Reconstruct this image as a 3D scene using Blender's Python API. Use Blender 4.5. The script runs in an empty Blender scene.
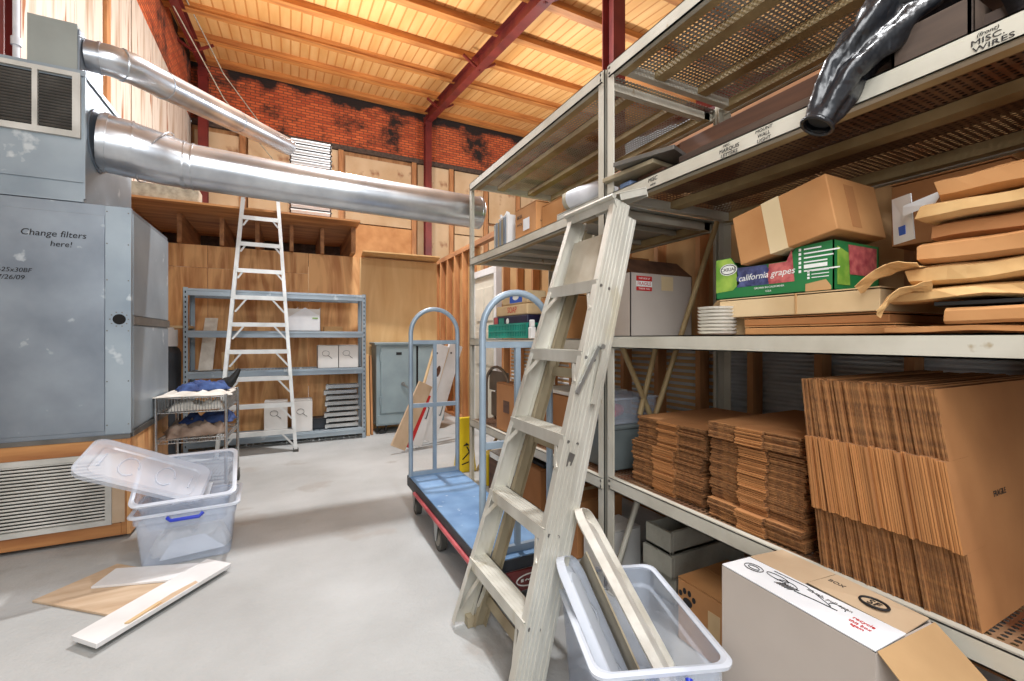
import bpy, math, random
from mathutils import Vector, Matrix, Euler, noise
random.seed(7)
PI = math.pi
sc = bpy.context.scene
col = sc.collection

# ------------------------------------------------------------------ camera, world, lights, exposure
cam_d = bpy.data.cameras.new('camera'); cam = bpy.data.objects.new('camera', cam_d); col.objects.link(cam)
cam.location = (0, 0, 1.4)
cam.rotation_euler = (PI/2, 0, -math.radians(26.565))
cam_d.sensor_width = 36; cam_d.lens = 444/1024*36; cam_d.clip_start = .05
cam_d.shift_y = -2.5/1024
sc.camera = cam
vs = sc.view_settings
vs.view_transform = 'Standard'; vs.look = 'None'; vs.gamma = 1; vs.use_curve_mapping = False; vs.exposure = 0.2

w = bpy.data.worlds.new('world'); sc.world = w; w.use_nodes = True
w.node_tree.nodes['Background'].inputs[0].default_value = (.93, .96, 1, 1)
w.node_tree.nodes['Background'].inputs[1].default_value = 0.7

def lamp(name, kind, loc, power, size=.3, color=(1, .97, .92), rot=None, sy=None):
    d = bpy.data.lights.new(name, kind); d.energy = power; d.color = color
    if kind == 'AREA':
        d.size = size
        if sy: d.shape = 'RECTANGLE'; d.size_y = sy
    else: d.shadow_soft_size = size
    o = bpy.data.objects.new(name, d); col.objects.link(o); o.location = loc
    if rot: o.rotation_euler = rot
    return o
lamp('overhead_key_fill', 'AREA', (1.0, 5.4, 6.7), 330, .22, (.97, .98, 1), (0, 0, 0))
lamp('overhead_key_fill', 'POINT', (1.0, 9.2, 5.4), 420, .3, (.98, .98, 1))  # added point fill, brightens the ceiling and rafters
lamp('overhead_key_fill', 'POINT', (6.2, 9.0, 5.2), 330, .3, (.98, .98, 1))  # second added point fill for the ceiling, right of the partition
lamp('overhead_key_fill', 'AREA', (.8, -.6, 5.6), 130, .5, (.97, .98, 1), (0, 0, 0))  # added overhead fill for the front of the room
lamp('flash_bounce', 'AREA', (.1, -.6, 3.3), 62, 1.4, (.98, .99, 1), (math.radians(66), 0, math.radians(-14)))
lamp('added_left_fill', 'AREA', (-2.2, -2.4, 2.3), 115, 3.2, (.95, .98, 1), (math.radians(80), 0, math.radians(-48)), 2.6)  # added soft fill from behind left, no doorway is modelled there

# ------------------------------------------------------------------ materials
MATS = {}
def srgb(r, g, b):
    f = lambda c: (c/255/12.92) if c/255 <= .04045 else ((c/255+.055)/1.055)**2.4
    return (f(r), f(g), f(b), 1)
def mat(name, base, dark=None, rough=.6, metal=0, scale=6, stretch=(1, 1, 1), lo=.35, hi=.65, bump=0, bscale=40, alpha=None, rand=0, detail=6, spots=None, coat=0, world=False, dist=0):
    """base/dark: 0-255 colours mixed by stretched noise."""
    m = bpy.data.materials.new(name); m.use_nodes = True; MATS[name] = m
    nt = m.node_tree; N = nt.nodes; L = nt.links; b = N['Principled BSDF']
    b.inputs['Roughness'].default_value = rough; b.inputs['Metallic'].default_value = metal
    if coat: b.inputs['Coat Weight'].default_value = coat
    tc = N.new('ShaderNodeTexCoord'); mp = N.new('ShaderNodeMapping'); mp.inputs['Scale'].default_value = stretch
    if world:
        g = N.new('ShaderNodeNewGeometry'); L.new(g.outputs['Position'], mp.inputs[0])
    else: L.new(tc.outputs['Object'], mp.inputs[0])
    m['map'] = mp.name
    out = None
    if dark is not None:
        n = N.new('ShaderNodeTexNoise'); n.inputs['Scale'].default_value = scale; n.inputs['Detail'].default_value = detail; n.inputs['Distortion'].default_value = dist
        L.new(mp.outputs[0], n.inputs['Vector'])
        r = N.new('ShaderNodeValToRGB'); r.color_ramp.elements[0].position = lo; r.color_ramp.elements[1].position = hi
        r.color_ramp.elements[0].color = srgb(*dark); r.color_ramp.elements[1].color = srgb(*base)
        L.new(n.outputs['Fac'], r.inputs[0]); out = r.outputs[0]
    else:
        c = N.new('ShaderNodeRGB'); c.outputs[0].default_value = srgb(*base); out = c.outputs[0]
    if spots:
        sc_, colr, th = spots
        n2 = N.new('ShaderNodeTexNoise'); n2.inputs['Scale'].default_value = sc_; n2.inputs['Detail'].default_value = 4
        L.new(mp.outputs[0], n2.inputs['Vector'])
        r2 = N.new('ShaderNodeValToRGB'); r2.color_ramp.elements[0].position = th; r2.color_ramp.elements[1].position = min(1, th+.06)
        L.new(n2.outputs['Fac'], r2.inputs[0])
        mx = N.new('ShaderNodeMixRGB'); L.new(r2.outputs[0], mx.inputs[0]); L.new(out, mx.inputs[1]); mx.inputs[2].default_value = srgb(*colr); out = mx.outputs[0]
    if rand:
        oi = N.new('ShaderNodeObjectInfo'); hs = N.new('ShaderNodeHueSaturation')
        ma = N.new('ShaderNodeMath'); ma.operation = 'MULTIPLY_ADD'; ma.inputs[1].default_value = rand; ma.inputs[2].default_value = 1-rand/2
        L.new(oi.outputs['Random'], ma.inputs[0]); L.new(ma.outputs[0], hs.inputs['Value']); L.new(out, hs.inputs['Color']); out = hs.outputs[0]
    L.new(out, b.inputs['Base Color'])
    if bump:
        n3 = N.new('ShaderNodeTexNoise'); n3.inputs['Scale'].default_value = bscale; L.new(mp.outputs[0], n3.inputs['Vector'])
        bp = N.new('ShaderNodeBump'); bp.inputs['Strength'].default_value = bump; bp.inputs['Distance'].default_value = .02
        L.new(n3.outputs['Fac'], bp.inputs['Height']); L.new(bp.outputs[0], b.inputs['Normal'])
    return m
def see_through(m, fac, tint=(1, 1, 1, 1)):
    nt = m.node_tree; N = nt.nodes; L = nt.links
    t = N.new('ShaderNodeBsdfTransparent'); t.inputs[0].default_value = tint
    mx = N.new('ShaderNodeMixShader'); mx.inputs[0].default_value = fac
    L.new(N['Principled BSDF'].outputs[0], mx.inputs[1]); L.new(t.outputs[0], mx.inputs[2]); L.new(mx.outputs[0], N['Material Output'].inputs[0])
def perforate(m, pitch, rad, axes=(0, 1)):
    nt = m.node_tree; N = nt.nodes; L = nt.links
    tc = N.new('ShaderNodeTexCoord'); sp = N.new('ShaderNodeSeparateXYZ'); L.new(tc.outputs['Object'], sp.inputs[0])
    def mth(op, a, b_=None):
        n = N.new('ShaderNodeMath'); n.operation = op
        if isinstance(a, float): n.inputs[0].default_value = a
        else: L.new(a, n.inputs[0])
        if b_ is not None:
            if isinstance(b_, float): n.inputs[1].default_value = b_
            else: L.new(b_, n.inputs[1])
        return n.outputs[0]
    q = []
    for k in axes:
        s = mth('MULTIPLY', sp.outputs[k], 1.0/pitch); fr = mth('FRACT', s); c = mth('SUBTRACT', fr, .5); q.append(mth('MULTIPLY', c, c))
    d = mth('ADD', q[0], q[1]); hole = mth('LESS_THAN', d, float(rad*rad))
    t = N.new('ShaderNodeBsdfTransparent'); mx = N.new('ShaderNodeMixShader')
    L.new(hole, mx.inputs[0]); L.new(N['Principled BSDF'].outputs[0], mx.inputs[1]); L.new(t.outputs[0], mx.inputs[2]); L.new(mx.outputs[0], N['Material Output'].inputs[0])

mat('concrete', (182, 184, 183), (156, 157, 155), .7, 0, 1.1, lo=.32, hi=.66, bump=.2, bscale=38, detail=12, spots=(1.7, (160, 158, 154), .6))
mat('galv', (150, 160, 170), (112, 121, 132), .42, .55, 2.2, lo=.3, hi=.7, spots=(9, (176, 184, 190), .66))
mat('galv_cool', (166, 178, 186), (128, 141, 152), .45, .45, 1.6, lo=.3, hi=.7, spots=(7, (190, 198, 202), .66))
mat('galv_dark', (128, 126, 122), (98, 96, 92), .4, .7, 4)
mat('duct_metal', (214, 217, 220), (176, 180, 186), .28, .85, 3, (1, 1, 1))
mat('grey_paint', (150, 156, 152), (138, 144, 140), .5, .1, 3)
mat('vent_white', (205, 204, 198), (180, 179, 172), .5, .1, 5)
mat('dark_void', (18, 17, 16), None, .9)
mat('ply', (228, 176, 118), (184, 124, 72), .6, 0, 1.2, (4, 4, .6), lo=.34, hi=.62, detail=8, rand=.12, dist=2.4)
mat('ply_light', (220, 180, 126), (204, 158, 102), .6, 0, 1.0, (3, 3, .5), lo=.32, hi=.68, detail=6, rand=.06, dist=2.2)
mat('lumber', (196, 142, 92), (150, 98, 58), .65, 0, 3, (4, 4, .6), lo=.3, hi=.7, rand=.25)
mat('lumber_y', (186, 132, 84), (128, 84, 52), .65, 0, 3, (4, .5, 4), lo=.3, hi=.7, rand=.2)
mat('lumber_x', (204, 146, 88), (150, 92, 50), .65, 0, 2.5, (.5, 4, 5), lo=.3, hi=.7, rand=.15)
mat('old_wood', (92, 76, 64), (54, 42, 36), .7, 0, 3, (4, .5, 5), lo=.3, hi=.7, rand=.2)
mat('brown_wood', (108, 74, 54), (66, 42, 32), .6, 0, 3, (4, .5, 5), lo=.3, hi=.7)
mat('white_boards', (208, 198, 184), (166, 142, 118), .85, 0, 2.0, (1, 3.5, .3), lo=.3, hi=.5, spots=(1.9, (150, 98, 64), .62), detail=10)
mat('back_panel', (206, 180, 144), (184, 152, 112), .75, 0, 1.1, (1, 1, .8), rand=.12, spots=(1.3, (140, 92, 62), .64))
mat('red_steel', (126, 46, 40), (96, 34, 32), .5, .1, 2)
mat('purlin', (206, 140, 74), (164, 102, 52), .6, 0, 2, (.5, 5, 5), rand=.15)
mat('rack_paint', (198, 194, 180), (172, 166, 150), .5, .1, 4, lo=.25, hi=.6, spots=(10, (160, 142, 110), .68))
mat('rack_in', (176, 154, 112), (140, 114, 74), .6, .1, 4)
mat('perf', (176, 172, 164), (136, 128, 118), .5, .15, 4, spots=(2.2, (112, 84, 62), .6)); perforate(MATS['perf'], .024, .27)
mat('perf_rust', (150, 116, 86), (104, 70, 48), .6, .2, 4, spots=(3, (112, 68, 42), .54)); perforate(MATS['perf_rust'], .024, .32)
mat('deck_white', (190, 190, 182), (168, 168, 160), .45, .1, 3)
mat('alu', (214, 212, 202), (180, 176, 164), .42, .45, 5, (1, 1, .4), lo=.3, hi=.65, spots=(6, (196, 190, 172), .62))
mat('alu_dull', (176, 164, 138), (138, 124, 98), .55, .25, 5, (1, 1, .4))
mat('alu_white', (222, 224, 222), (200, 202, 200), .4, .3, 5)
mat('steel_bar', (170, 172, 170), (140, 142, 140), .35, .8, 5)
mat('cart_tube', (150, 166, 180), (132, 148, 162), .4, .25, 5)
mat('cart_deck', (122, 158, 196), (84, 122, 164), .6, .05, 4, lo=.3, hi=.66, spots=(14, (184, 200, 214), .67), detail=9)
mat('cart_frame', (58, 62, 68), (40, 43, 48), .55, .3, 4)
mat('bumper', (196, 92, 96), (150, 58, 62), .4, 0, 4)
mat('maroon', (120, 50, 48), (96, 36, 36), .45, 0, 3)
mat('rubber', (86, 84, 78), (62, 60, 56), .7, 0, 8)
mat('wheel', (150, 146, 136), (118, 114, 106), .6, 0, 8)
mat('black', (22, 22, 22), None, .6)
mat('ink', (24, 22, 24), None, .7)
mat('card', (176, 122, 74), (158, 106, 62), .8, 0, 3, rand=.14)
mat('card_fold', (192, 134, 80), (168, 112, 62), .75, 0, 5, rand=.28)
mat('card_edge', (160, 112, 66), (98, 64, 38), .9, 0, 60, (1, 1, 1), lo=.3, hi=.7, rand=.25)
mat('card_light', (206, 166, 116), (188, 146, 98), .8, 0, 3, rand=.1)
mat('card_tan', (222, 196, 154), (202, 172, 128), .8, 0, 3, rand=.06)
mat('card_orange', (198, 146, 94), (178, 124, 74), .75, 0, 3, rand=.1)
mat('card_white', (226, 224, 220), (206, 203, 198), .7, 0, 2)
mat('card_grey', (196, 186, 176), (184, 173, 163), .75, 0, 2)
mat('paper_kraft', (218, 180, 124), (192, 148, 94), .8, 0, 6, bump=.3, bscale=14, rand=.14)
mat('paper_white', (234, 236, 238), (216, 218, 222), .7, 0, 4)
mat('board_white', (232, 232, 232), (214, 213, 211), .6, 0, 3)
mat('board_tan', (206, 182, 154), (186, 158, 128), .7, 0, 3, (1, 5, 1))
mat('tape', (222, 202, 164), (212, 190, 150), .35, 0, 4)
mat('red', (196, 36, 36), None, .5)
mat('safe_paint', (150, 166, 170), (134, 150, 155), .5, .1, 3)
mat('yellow', (232, 206, 40), (214, 184, 26), .45, 0, 3)
mat('green_print', (40, 128, 72), (30, 112, 60), .45, 0, 3)
mat('leaf_print', (164, 196, 84), (108, 158, 58), .45, 0, 14)
mat('grape_blue', (88, 98, 150), (44, 46, 88), .4, 0, 30)
mat('grape_red', (206, 112, 108), (158, 62, 72), .4, 0, 30)
mat('white_ink', (238, 240, 236), None, .5)
mat('blue_print', (44, 96, 196), None, .45)
mat('teal', (36, 150, 132), (24, 124, 108), .4)
mat('navy', (38, 36, 70), (26, 24, 48), .45, 0, 6)
mat('denim', (66, 92, 146), (34, 48, 92), .85, 0, 10, bump=.3, bscale=30)
mat('cloth_white', (226, 222, 214), (196, 190, 180), .9, 0, 8, bump=.3, bscale=20)
mat('cloth_taupe', (166, 146, 130), (122, 102, 88), .9, 0, 8, bump=.3, bscale=20)
mat('chrome', (206, 208, 208), (170, 172, 172), .22, .9, 5)
mat('bag', (30, 32, 37), (15, 16, 19), .3, 0, 5, bump=.5, bscale=20, coat=.15)
mat('grey_block', (172, 170, 158), (146, 144, 132), .8, 0, 6, bump=.2)
mat('grey_bin', (108, 116, 116), (96, 104, 104), .5)
mat('chair_brown', (116, 100, 84), (94, 80, 66), .45, .3, 5)
mat('foam_white', (232, 228, 218), (208, 202, 190), .8, 0, 10, bump=.3, bscale=30)
mat('siding', (206, 210, 212), (176, 180, 182), .5, .25, 3)
mat('door_paint', (222, 216, 200), (206, 200, 184), .5, 0, 3)
mat('clear', (214, 224, 238), None, .2); see_through(MATS['clear'], .7, (.97, .98, 1, 1))
mat('clear_lid', (224, 230, 240), None, .2); see_through(MATS['clear_lid'], .62, (.97, .98, 1, 1))
mat('clear_rim', (226, 232, 242), None, .25); see_through(MATS['clear_rim'], .35)
mat('blue_handle', (40, 62, 190), None, .35)
mat('pipe_white', (214, 216, 220), (186, 188, 194), .45)
mat('insul', (178, 170, 150), (140, 132, 116), .9, 0, 14)
mat('pail_tan', (178, 170, 154), (156, 146, 128), .55, .15, 6)
mat('card_dull', (196, 172, 142), (180, 154, 124), .8, 0, 3)
mat('card_flap', (190, 154, 110), (172, 136, 94), .8, 0, 3)
mat('bluegrey', (120, 140, 176), None, .6)

def brick_material():
    m = bpy.data.materials.new('sooty_brick'); m.use_nodes = True; MATS['brick'] = m
    nt = m.node_tree; N = nt.nodes; L = nt.links; b = N['Principled BSDF']; b.inputs['Roughness'].default_value = .9
    g = N.new('ShaderNodeNewGeometry'); sp = N.new('ShaderNodeSeparateXYZ'); L.new(g.outputs['Position'], sp.inputs[0])
    ad = N.new('ShaderNodeMath'); ad.operation = 'ADD'; L.new(sp.outputs[0], ad.inputs[0]); L.new(sp.outputs[1], ad.inputs[1])
    cb = N.new('ShaderNodeCombineXYZ'); L.new(ad.outputs[0], cb.inputs[0]); L.new(sp.outputs[2], cb.inputs[1])
    br = N.new('ShaderNodeTexBrick'); br.inputs['Scale'].default_value = 1
    br.inputs['Brick Width'].default_value = .23; br.inputs['Row Height'].default_value = .078; br.inputs['Mortar Size'].default_value = .012
    br.inputs['Color1'].default_value = srgb(216, 108, 60); br.inputs['Color2'].default_value = srgb(176, 76, 42); br.inputs['Mortar'].default_value = srgb(120, 70, 48)
    L.new(cb.outputs[0], br.inputs['Vector'])
    n = N.new('ShaderNodeTexNoise'); n.inputs['Scale'].default_value = .75; n.inputs['Detail'].default_value = 7; n.inputs['Roughness'].default_value = .65
    L.new(g.outputs['Position'], n.inputs['Vector'])
    r = N.new('ShaderNodeValToRGB'); r.color_ramp.elements[0].position = .53; r.color_ramp.elements[1].position = .63; L.new(n.outputs['Fac'], r.inputs[0])
    # soot band left along the top of the wall by the old fire: its own ragged edge
    n2 = N.new('ShaderNodeTexNoise'); n2.inputs['Scale'].default_value = 1.1; n2.inputs['Detail'].default_value = 6; L.new(g.outputs['Position'], n2.inputs['Vector'])
    zz = N.new('ShaderNodeMath'); zz.operation = 'MULTIPLY_ADD'; L.new(n2.outputs['Fac'], zz.inputs[0]); zz.inputs[1].default_value = 1.5; L.new(sp.outputs[2], zz.inputs[2])
    gt = N.new('ShaderNodeMapRange'); gt.inputs['From Min'].default_value = 9.12; gt.inputs['From Max'].default_value = 9.3; L.new(zz.outputs[0], gt.inputs['Value'])
    mxf = N.new('ShaderNodeMath'); mxf.operation = 'MAXIMUM'; L.new(r.outputs[0], mxf.inputs[0]); L.new(gt.outputs[0], mxf.inputs[1])
    mx = N.new('ShaderNodeMixRGB'); L.new(mxf.outputs[0], mx.inputs[0]); L.new(br.outputs[0], mx.inputs[1]); mx.inputs[2].default_value = srgb(40, 30, 26)
    L.new(mx.outputs[0], b.inputs['Base Color'])
    bp = N.new('ShaderNodeBump'); bp.inputs['Strength'].default_value = .5; bp.inputs['Distance'].default_value = .02; L.new(br.outputs['Fac'], bp.inputs['Height']); bp.invert = True; L.new(bp.outputs[0], b.inputs['Normal'])
brick_material()
def ceiling_material():
    m = mat('ceil_board', (240, 192, 126), (220, 162, 92), .7, 0, 1.2, (3, .4, 1), lo=.3, hi=.7, detail=8)
    nt = m.node_tree; N = nt.nodes; L = nt.links; b = N['Principled BSDF']
    src = b.inputs['Base Color'].links[0].from_socket
    tc = N.new('ShaderNodeTexCoord'); sp = N.new('ShaderNodeSeparateXYZ'); L.new(tc.outputs['Object'], sp.inputs[0])
    a = N.new('ShaderNodeMath'); a.operation = 'MULTIPLY'; a.inputs[1].default_value = 1/.21; L.new(sp.outputs[0], a.inputs[0])
    f = N.new('ShaderNodeMath'); f.operation = 'FRACT'; L.new(a.outputs[0], f.inputs[0])
    c = N.new('ShaderNodeMath'); c.operation = 'LESS_THAN'; c.inputs[1].default_value = .16; L.new(f.outputs[0], c.inputs[0])  # darker stripes: board seams plus rib shading put into the colour
    mx = N.new('ShaderNodeMixRGB'); L.new(c.outputs[0], mx.inputs[0]); L.new(src, mx.inputs[1]); mx.inputs[2].default_value = srgb(204, 138, 72); L.new(mx.outputs[0], b.inputs['Base Color'])
ceiling_material()

# ------------------------------------------------------------------ mesh helpers
BOX_F = [(0, 3, 2, 1), (4, 5, 6, 7), (0, 1, 5, 4), (1, 2, 6, 5), (2, 3, 7, 6), (3, 0, 4, 7)]
class MB:
    def __init__(s): s.v = []; s.f = []; s.m = []; s.smooth = set()
    def add(s, vs_, fs, mi=0, smooth=False):
        o = len(s.v); s.v += [Vector(p) for p in vs_]
        for f in fs:
            if smooth: s.smooth.add(len(s.f))
            s.f.append(tuple(i+o for i in f)); s.m.append(mi)
        return s
    def box(s, a, b, mi=0, M=None, mis=None):
        x0, y0, z0 = a; x1, y1, z1 = b
        if x0 > x1: x0, x1 = x1, x0
        if y0 > y1: y0, y1 = y1, y0
        if z0 > z1: z0, z1 = z1, z0
        vs_ = [Vector(p) for p in ((x0, y0, z0), (x1, y0, z0), (x1, y1, z0), (x0, y1, z0), (x0, y0, z1), (x1, y0, z1), (x1, y1, z1), (x0, y1, z1))]
        if M is not None: vs_ = [M @ p for p in vs_]
        s.add(vs_, BOX_F, mi)
        if mis:                      # per face: bottom, top, -y, +x, +y, -x
            for k, q in enumerate(mis): s.m[len(s.m)-6+k] = q
        return s
    def frame(s, p0, p1, up=(0, 0, 1)):
        p0, p1 = Vector(p0), Vector(p1); t = (p1-p0).normalized(); u = Vector(up)
        if abs(t.dot(u)) > .98: u = Vector((1, 0, 0))
        a = t.cross(u).normalized(); b = a.cross(t).normalized()
        return p0, p1, a, b
    def bar(s, p0, p1, w, h, up=(0, 0, 1), mi=0):       # w along (t x up), h along up
        p0, p1, a, b = s.frame(p0, p1, up)
        vs_ = []
        for p in (p0, p1):
            for i, j in ((-1, -1), (1, -1), (1, 1), (-1, 1)): vs_.append(p+a*(i*w/2)+b*(j*h/2))
        return s.add(vs_, BOX_F, mi)
    def sweep(s, p0, p1, prof, ax, ay, mi=0):           # closed 2-D profile in axes ax, ay
        ax, ay = Vector(ax), Vector(ay); n = len(prof)
        vs_ = [Vector(p)+ax*q[0]+ay*q[1] for p in (p0, p1) for q in prof]
        fs = [(i, (i+1) % n, n+(i+1) % n, n+i) for i in range(n)]+[tuple(reversed(range(n))), tuple(range(n, 2*n))]
        return s.add(vs_, fs, mi)
    def rect(s, x0, x1, z0, z1, w, y0, y1, wt=None, wl=None):   # picture-frame in the XZ plane, butt joints
        wt = w if wt is None else wt; wl = w if wl is None else wl
        s.box((x0, y0, z0), (x1, y1, z0+w)); s.box((x0, y0, z1-wt), (x1, y1, z1)); s.box((x0, y0, z0+w), (x0+wl, y1, z1-wt)); s.box((x1-w, y0, z0+w), (x1, y1, z1-wt)); return s
    def cyl(s, p0, p1, r, r1=None, n=16, mi=0, caps=True):
        p0, p1, a, b = s.frame(p0, p1); r1 = r if r1 is None else r1
        vs_ = [p+(a*math.cos(2*PI*i/n)+b*math.sin(2*PI*i/n))*q for p, q in ((p0, r), (p1, r1)) for i in range(n)]
        s.add(vs_, [(i, (i+1) % n, n+(i+1) % n, n+i) for i in range(n)], mi, True)
        if caps: s.add(vs_, [tuple(reversed(range(n))), tuple(range(n, 2*n))], mi)
        return s
    def tube(s, pts, r, n=12, mi=0, caps=True, rough=0):
        pts = [Vector(p) for p in pts]; rs = r if isinstance(r, (list, tuple)) else [r]*len(pts)
        rings = []; pa = None
        for i, p in enumerate(pts):
            t = (pts[min(i+1, len(pts)-1)]-pts[max(i-1, 0)]).normalized()
            if pa is None:
                u = Vector((0, 0, 1)) if abs(t.z) < .9 else Vector((1, 0, 0)); a = t.cross(u).normalized()
            else: a = (pa-t*pa.dot(t)).normalized()
            pa = a; b = t.cross(a)
            ring = []
            for k in range(n):
                q = p+(a*math.cos(2*PI*k/n)+b*math.sin(2*PI*k/n))*rs[i]
                if rough: q += noise.noise_vector(q*9)*rough
                ring.append(q)
            rings.append(ring)
        vs_ = [q for rg in rings for q in rg]; fs = []
        for i in range(len(rings)-1):
            for k in range(n): fs.append((i*n+k, (i+1)*n+k, (i+1)*n+(k+1) % n, i*n+(k+1) % n))
        s.add(vs_, [tuple(reversed(f)) for f in fs], mi, True)
        if caps: s.add(vs_, [tuple(range(n)), tuple(reversed(range((len(rings)-1)*n, len(rings)*n)))], mi)
        return s
    def poly(s, pts, th, nrm, mi=0):                     # a flat outline with thickness
        nrm = Vector(nrm).normalized()*th; n = len(pts)
        vs_ = [Vector(p) for p in pts]+[Vector(p)+nrm for p in pts]
        fs = [tuple(reversed(range(n))), tuple(range(n, 2*n))]+[(i, (i+1) % n, n+(i+1) % n, n+i) for i in range(n)]
        return s.add(vs_, fs, mi)
    def build(s, name, mats, parent=None, bevel=0, org=None, shell=0):
        if isinstance(mats, str): mats = [mats]
        o0 = Vector(org) if org is not None else (Vector(parent['_o']) if parent is not None and '_o' in parent.keys() else Vector((0, 0, 0)))
        me = bpy.data.meshes.new(name); me.from_pydata([p-o0 for p in s.v], [], s.f)
        for m_ in mats: me.materials.append(MATS[m_])
        for i, p in enumerate(me.polygons): p.material_index = s.m[i]; p.use_smooth = i in s.smooth
        import bmesh
        bm = bmesh.new(); bm.from_mesh(me); bmesh.ops.recalc_face_normals(bm, faces=bm.faces); bm.to_mesh(me); bm.free()
        o = bpy.data.objects.new(name, me); col.objects.link(o)
        if parent is not None: o.parent = parent; 
        else: o.location = o0
        o['_o'] = o0[:]
        if parent is not None and '_o' in parent.keys(): o.location = o0-Vector(parent['_o'])
        if shell:
            md = o.modifiers.new('shell', 'SOLIDIFY'); md.thickness = shell; md.offset = -1
        if bevel:
            md = o.modifiers.new('bevel', 'BEVEL'); md.width = bevel; md.segments = 2; md.limit_method = 'ANGLE'; md.angle_limit = math.radians(40)
        return o
def tag(o, label, cat, group=None, kind=None):
    if label: o['label'] = label
    if cat: o['category'] = cat
    if group: o['group'] = group
    if kind: o['kind'] = kind
    return o
def thing(name, label, cat, loc, group=None, kind=None):
    o = bpy.data.objects.new(name, None); col.objects.link(o); o.location = loc; o['_o'] = tuple(loc); o.empty_display_size = .1
    return tag(o, label, cat, group, kind)
def structure(o): o['kind'] = 'structure'; return o
def text(name, body, loc, xdir, ydir, size, m, parent, w=None, shear=0):
    d = bpy.data.curves.new(name, 'FONT'); d.body = body; d.size = size; d.extrude = .0004; d.align_x = 'CENTER'; d.align_y = 'CENTER'; d.shear = shear
    d.materials.append(MATS[m]); d.resolution_u = 3
    o = bpy.data.objects.new(name, d); col.objects.link(o)
    x = Vector(xdir).normalized(); z = x.cross(Vector(ydir)).normalized(); y = z.cross(x)
    R = Matrix((x, y, z)).transposed().to_4x4()
    p = Vector(loc)-(Vector(parent['_o']) if parent is not None else Vector())
    o.matrix_basis = Matrix.Translation(p) @ R @ Matrix.Diagonal((w or 1, 1, 1, 1))
    me = bpy.data.meshes.new_from_object(o); M0 = o.matrix_basis.copy(); sc0 = o.scale.copy(); bpy.data.objects.remove(o); bpy.data.curves.remove(d)
    if not me.materials: me.materials.append(MATS[m])
    o = bpy.data.objects.new(name, me); col.objects.link(o); o.matrix_basis = M0
    if parent is not None: o.parent = parent
    o['_o'] = tuple(loc)
    return o
def copy_tree(o, parent=None):
    c = o.copy(); col.objects.link(c)
    if parent is not None: c.parent = parent
    for ch in [q for q in bpy.data.objects if q.parent == o]: copy_tree(ch, c)
    return c
def rotz(p, a, c):
    p = Vector(p)-Vector(c); return Matrix.Rotation(a, 3, 'Z') @ p+Vector(c)
def RZ(c, a): return Matrix.Translation(Vector(c)) @ Matrix.Rotation(a, 4, 'Z')

exec_parts = []
# ================================================================== THE SETTING
def cz(y): return 8.85+.15*(y-14.2)
structure(MB().box((-4, -6, -.2), (12, 16, 0)).build('floor', 'concrete'))
# roof deck: sloping boards on purlins and red rafters
yA, yB = -4.5, 14.4
structure(MB().poly([(-2.6, yA, cz(yA)), (11, yA, cz(yA)), (11, yB, cz(yB)), (-2.6, yB, cz(yB))], .06, (0, 0, 1)).build('ceiling', 'ceil_board'))
y = 14.05
while y > -4:
    p = MB(); z = cz(y)
    p.box((-2.5, y-.035, z-.17), (10.8, y+.035, z)); p.box((-2.5, y-.085, z-.185), (10.8, y+.085, z-.17))
    structure(p.build('roof_purlin', 'purlin')); y -= 1.38
def ibeam(mb, p0, p1, w, h, tf=.018, tw=.014):
    p0, p1 = Vector(p0), Vector(p1); t = (p1-p0).normalized()
    ax = t.cross(Vector((0, 0, 1))).normalized() if abs(t.z) < .9 else Vector((1, 0, 0))
    ay = ax.cross(t).normalized()
    pr = [(-w/2, -h/2), (w/2, -h/2), (w/2, -h/2+tf), (tw/2, -h/2+tf), (tw/2, h/2-tf), (w/2, h/2-tf), (w/2, h/2), (-w/2, h/2), (-w/2, h/2-tf), (-tw/2, h/2-tf), (-tw/2, -h/2+tf), (-w/2, -h/2+tf)]
    mb.sweep(p0, p1, pr, ax, ay)
for xb in (-2.02, 3.95, 9.9):
    hb_ = .22 if xb < 0 else .34; m = MB(); ibeam(m, (xb, yA, cz(yA)-.17-hb_/2), (xb, 13.95, cz(13.95)-.17-hb_/2), .16 if xb < 0 else .2, hb_)
    for y in range(0, 14, 3): m.bar((xb, y+.6, cz(y)-.42), (xb+.4, y+.6, cz(y)-.17), .05, .05); m.bar((xb, y+.6, cz(y)-.42), (xb-.4, y+.6, cz(y)-.17), .05, .05)
    structure(m.build('roof_rafter', 'red_steel'))
    for yc in (4.8, 13.95):
        m = MB(); ibeam(m, (xb, yc, 0), (xb, yc, cz(yc)-.3), .2, .24)
        m.box((xb-.14, yc-.16, 0), (xb+.14, yc+.16, .02)); m.box((xb-.11, yc-.13, cz(yc)-.62), (xb+.11, yc+.13, cz(yc)-.52))
        structure(m.build('steel_column', 'red_steel'))
# conduit beside the left column
m = MB(); m.tube([(-1.86, 4.7, 3.2), (-1.86, 4.7, 6.6)], .02); m.cyl((-1.86, 4.7, 3.62), (-1.86, 4.7, 3.68), .03); m.cyl((-1.86, 4.7, 4.9), (-1.86, 4.7, 4.96), .03)
tag(m.build('electrical_conduit', 'pipe_white', org=(-1.86, 4.7, 3.2)), 'thin white electrical conduit running up beside the red column above the air handler', 'conduit')
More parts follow.
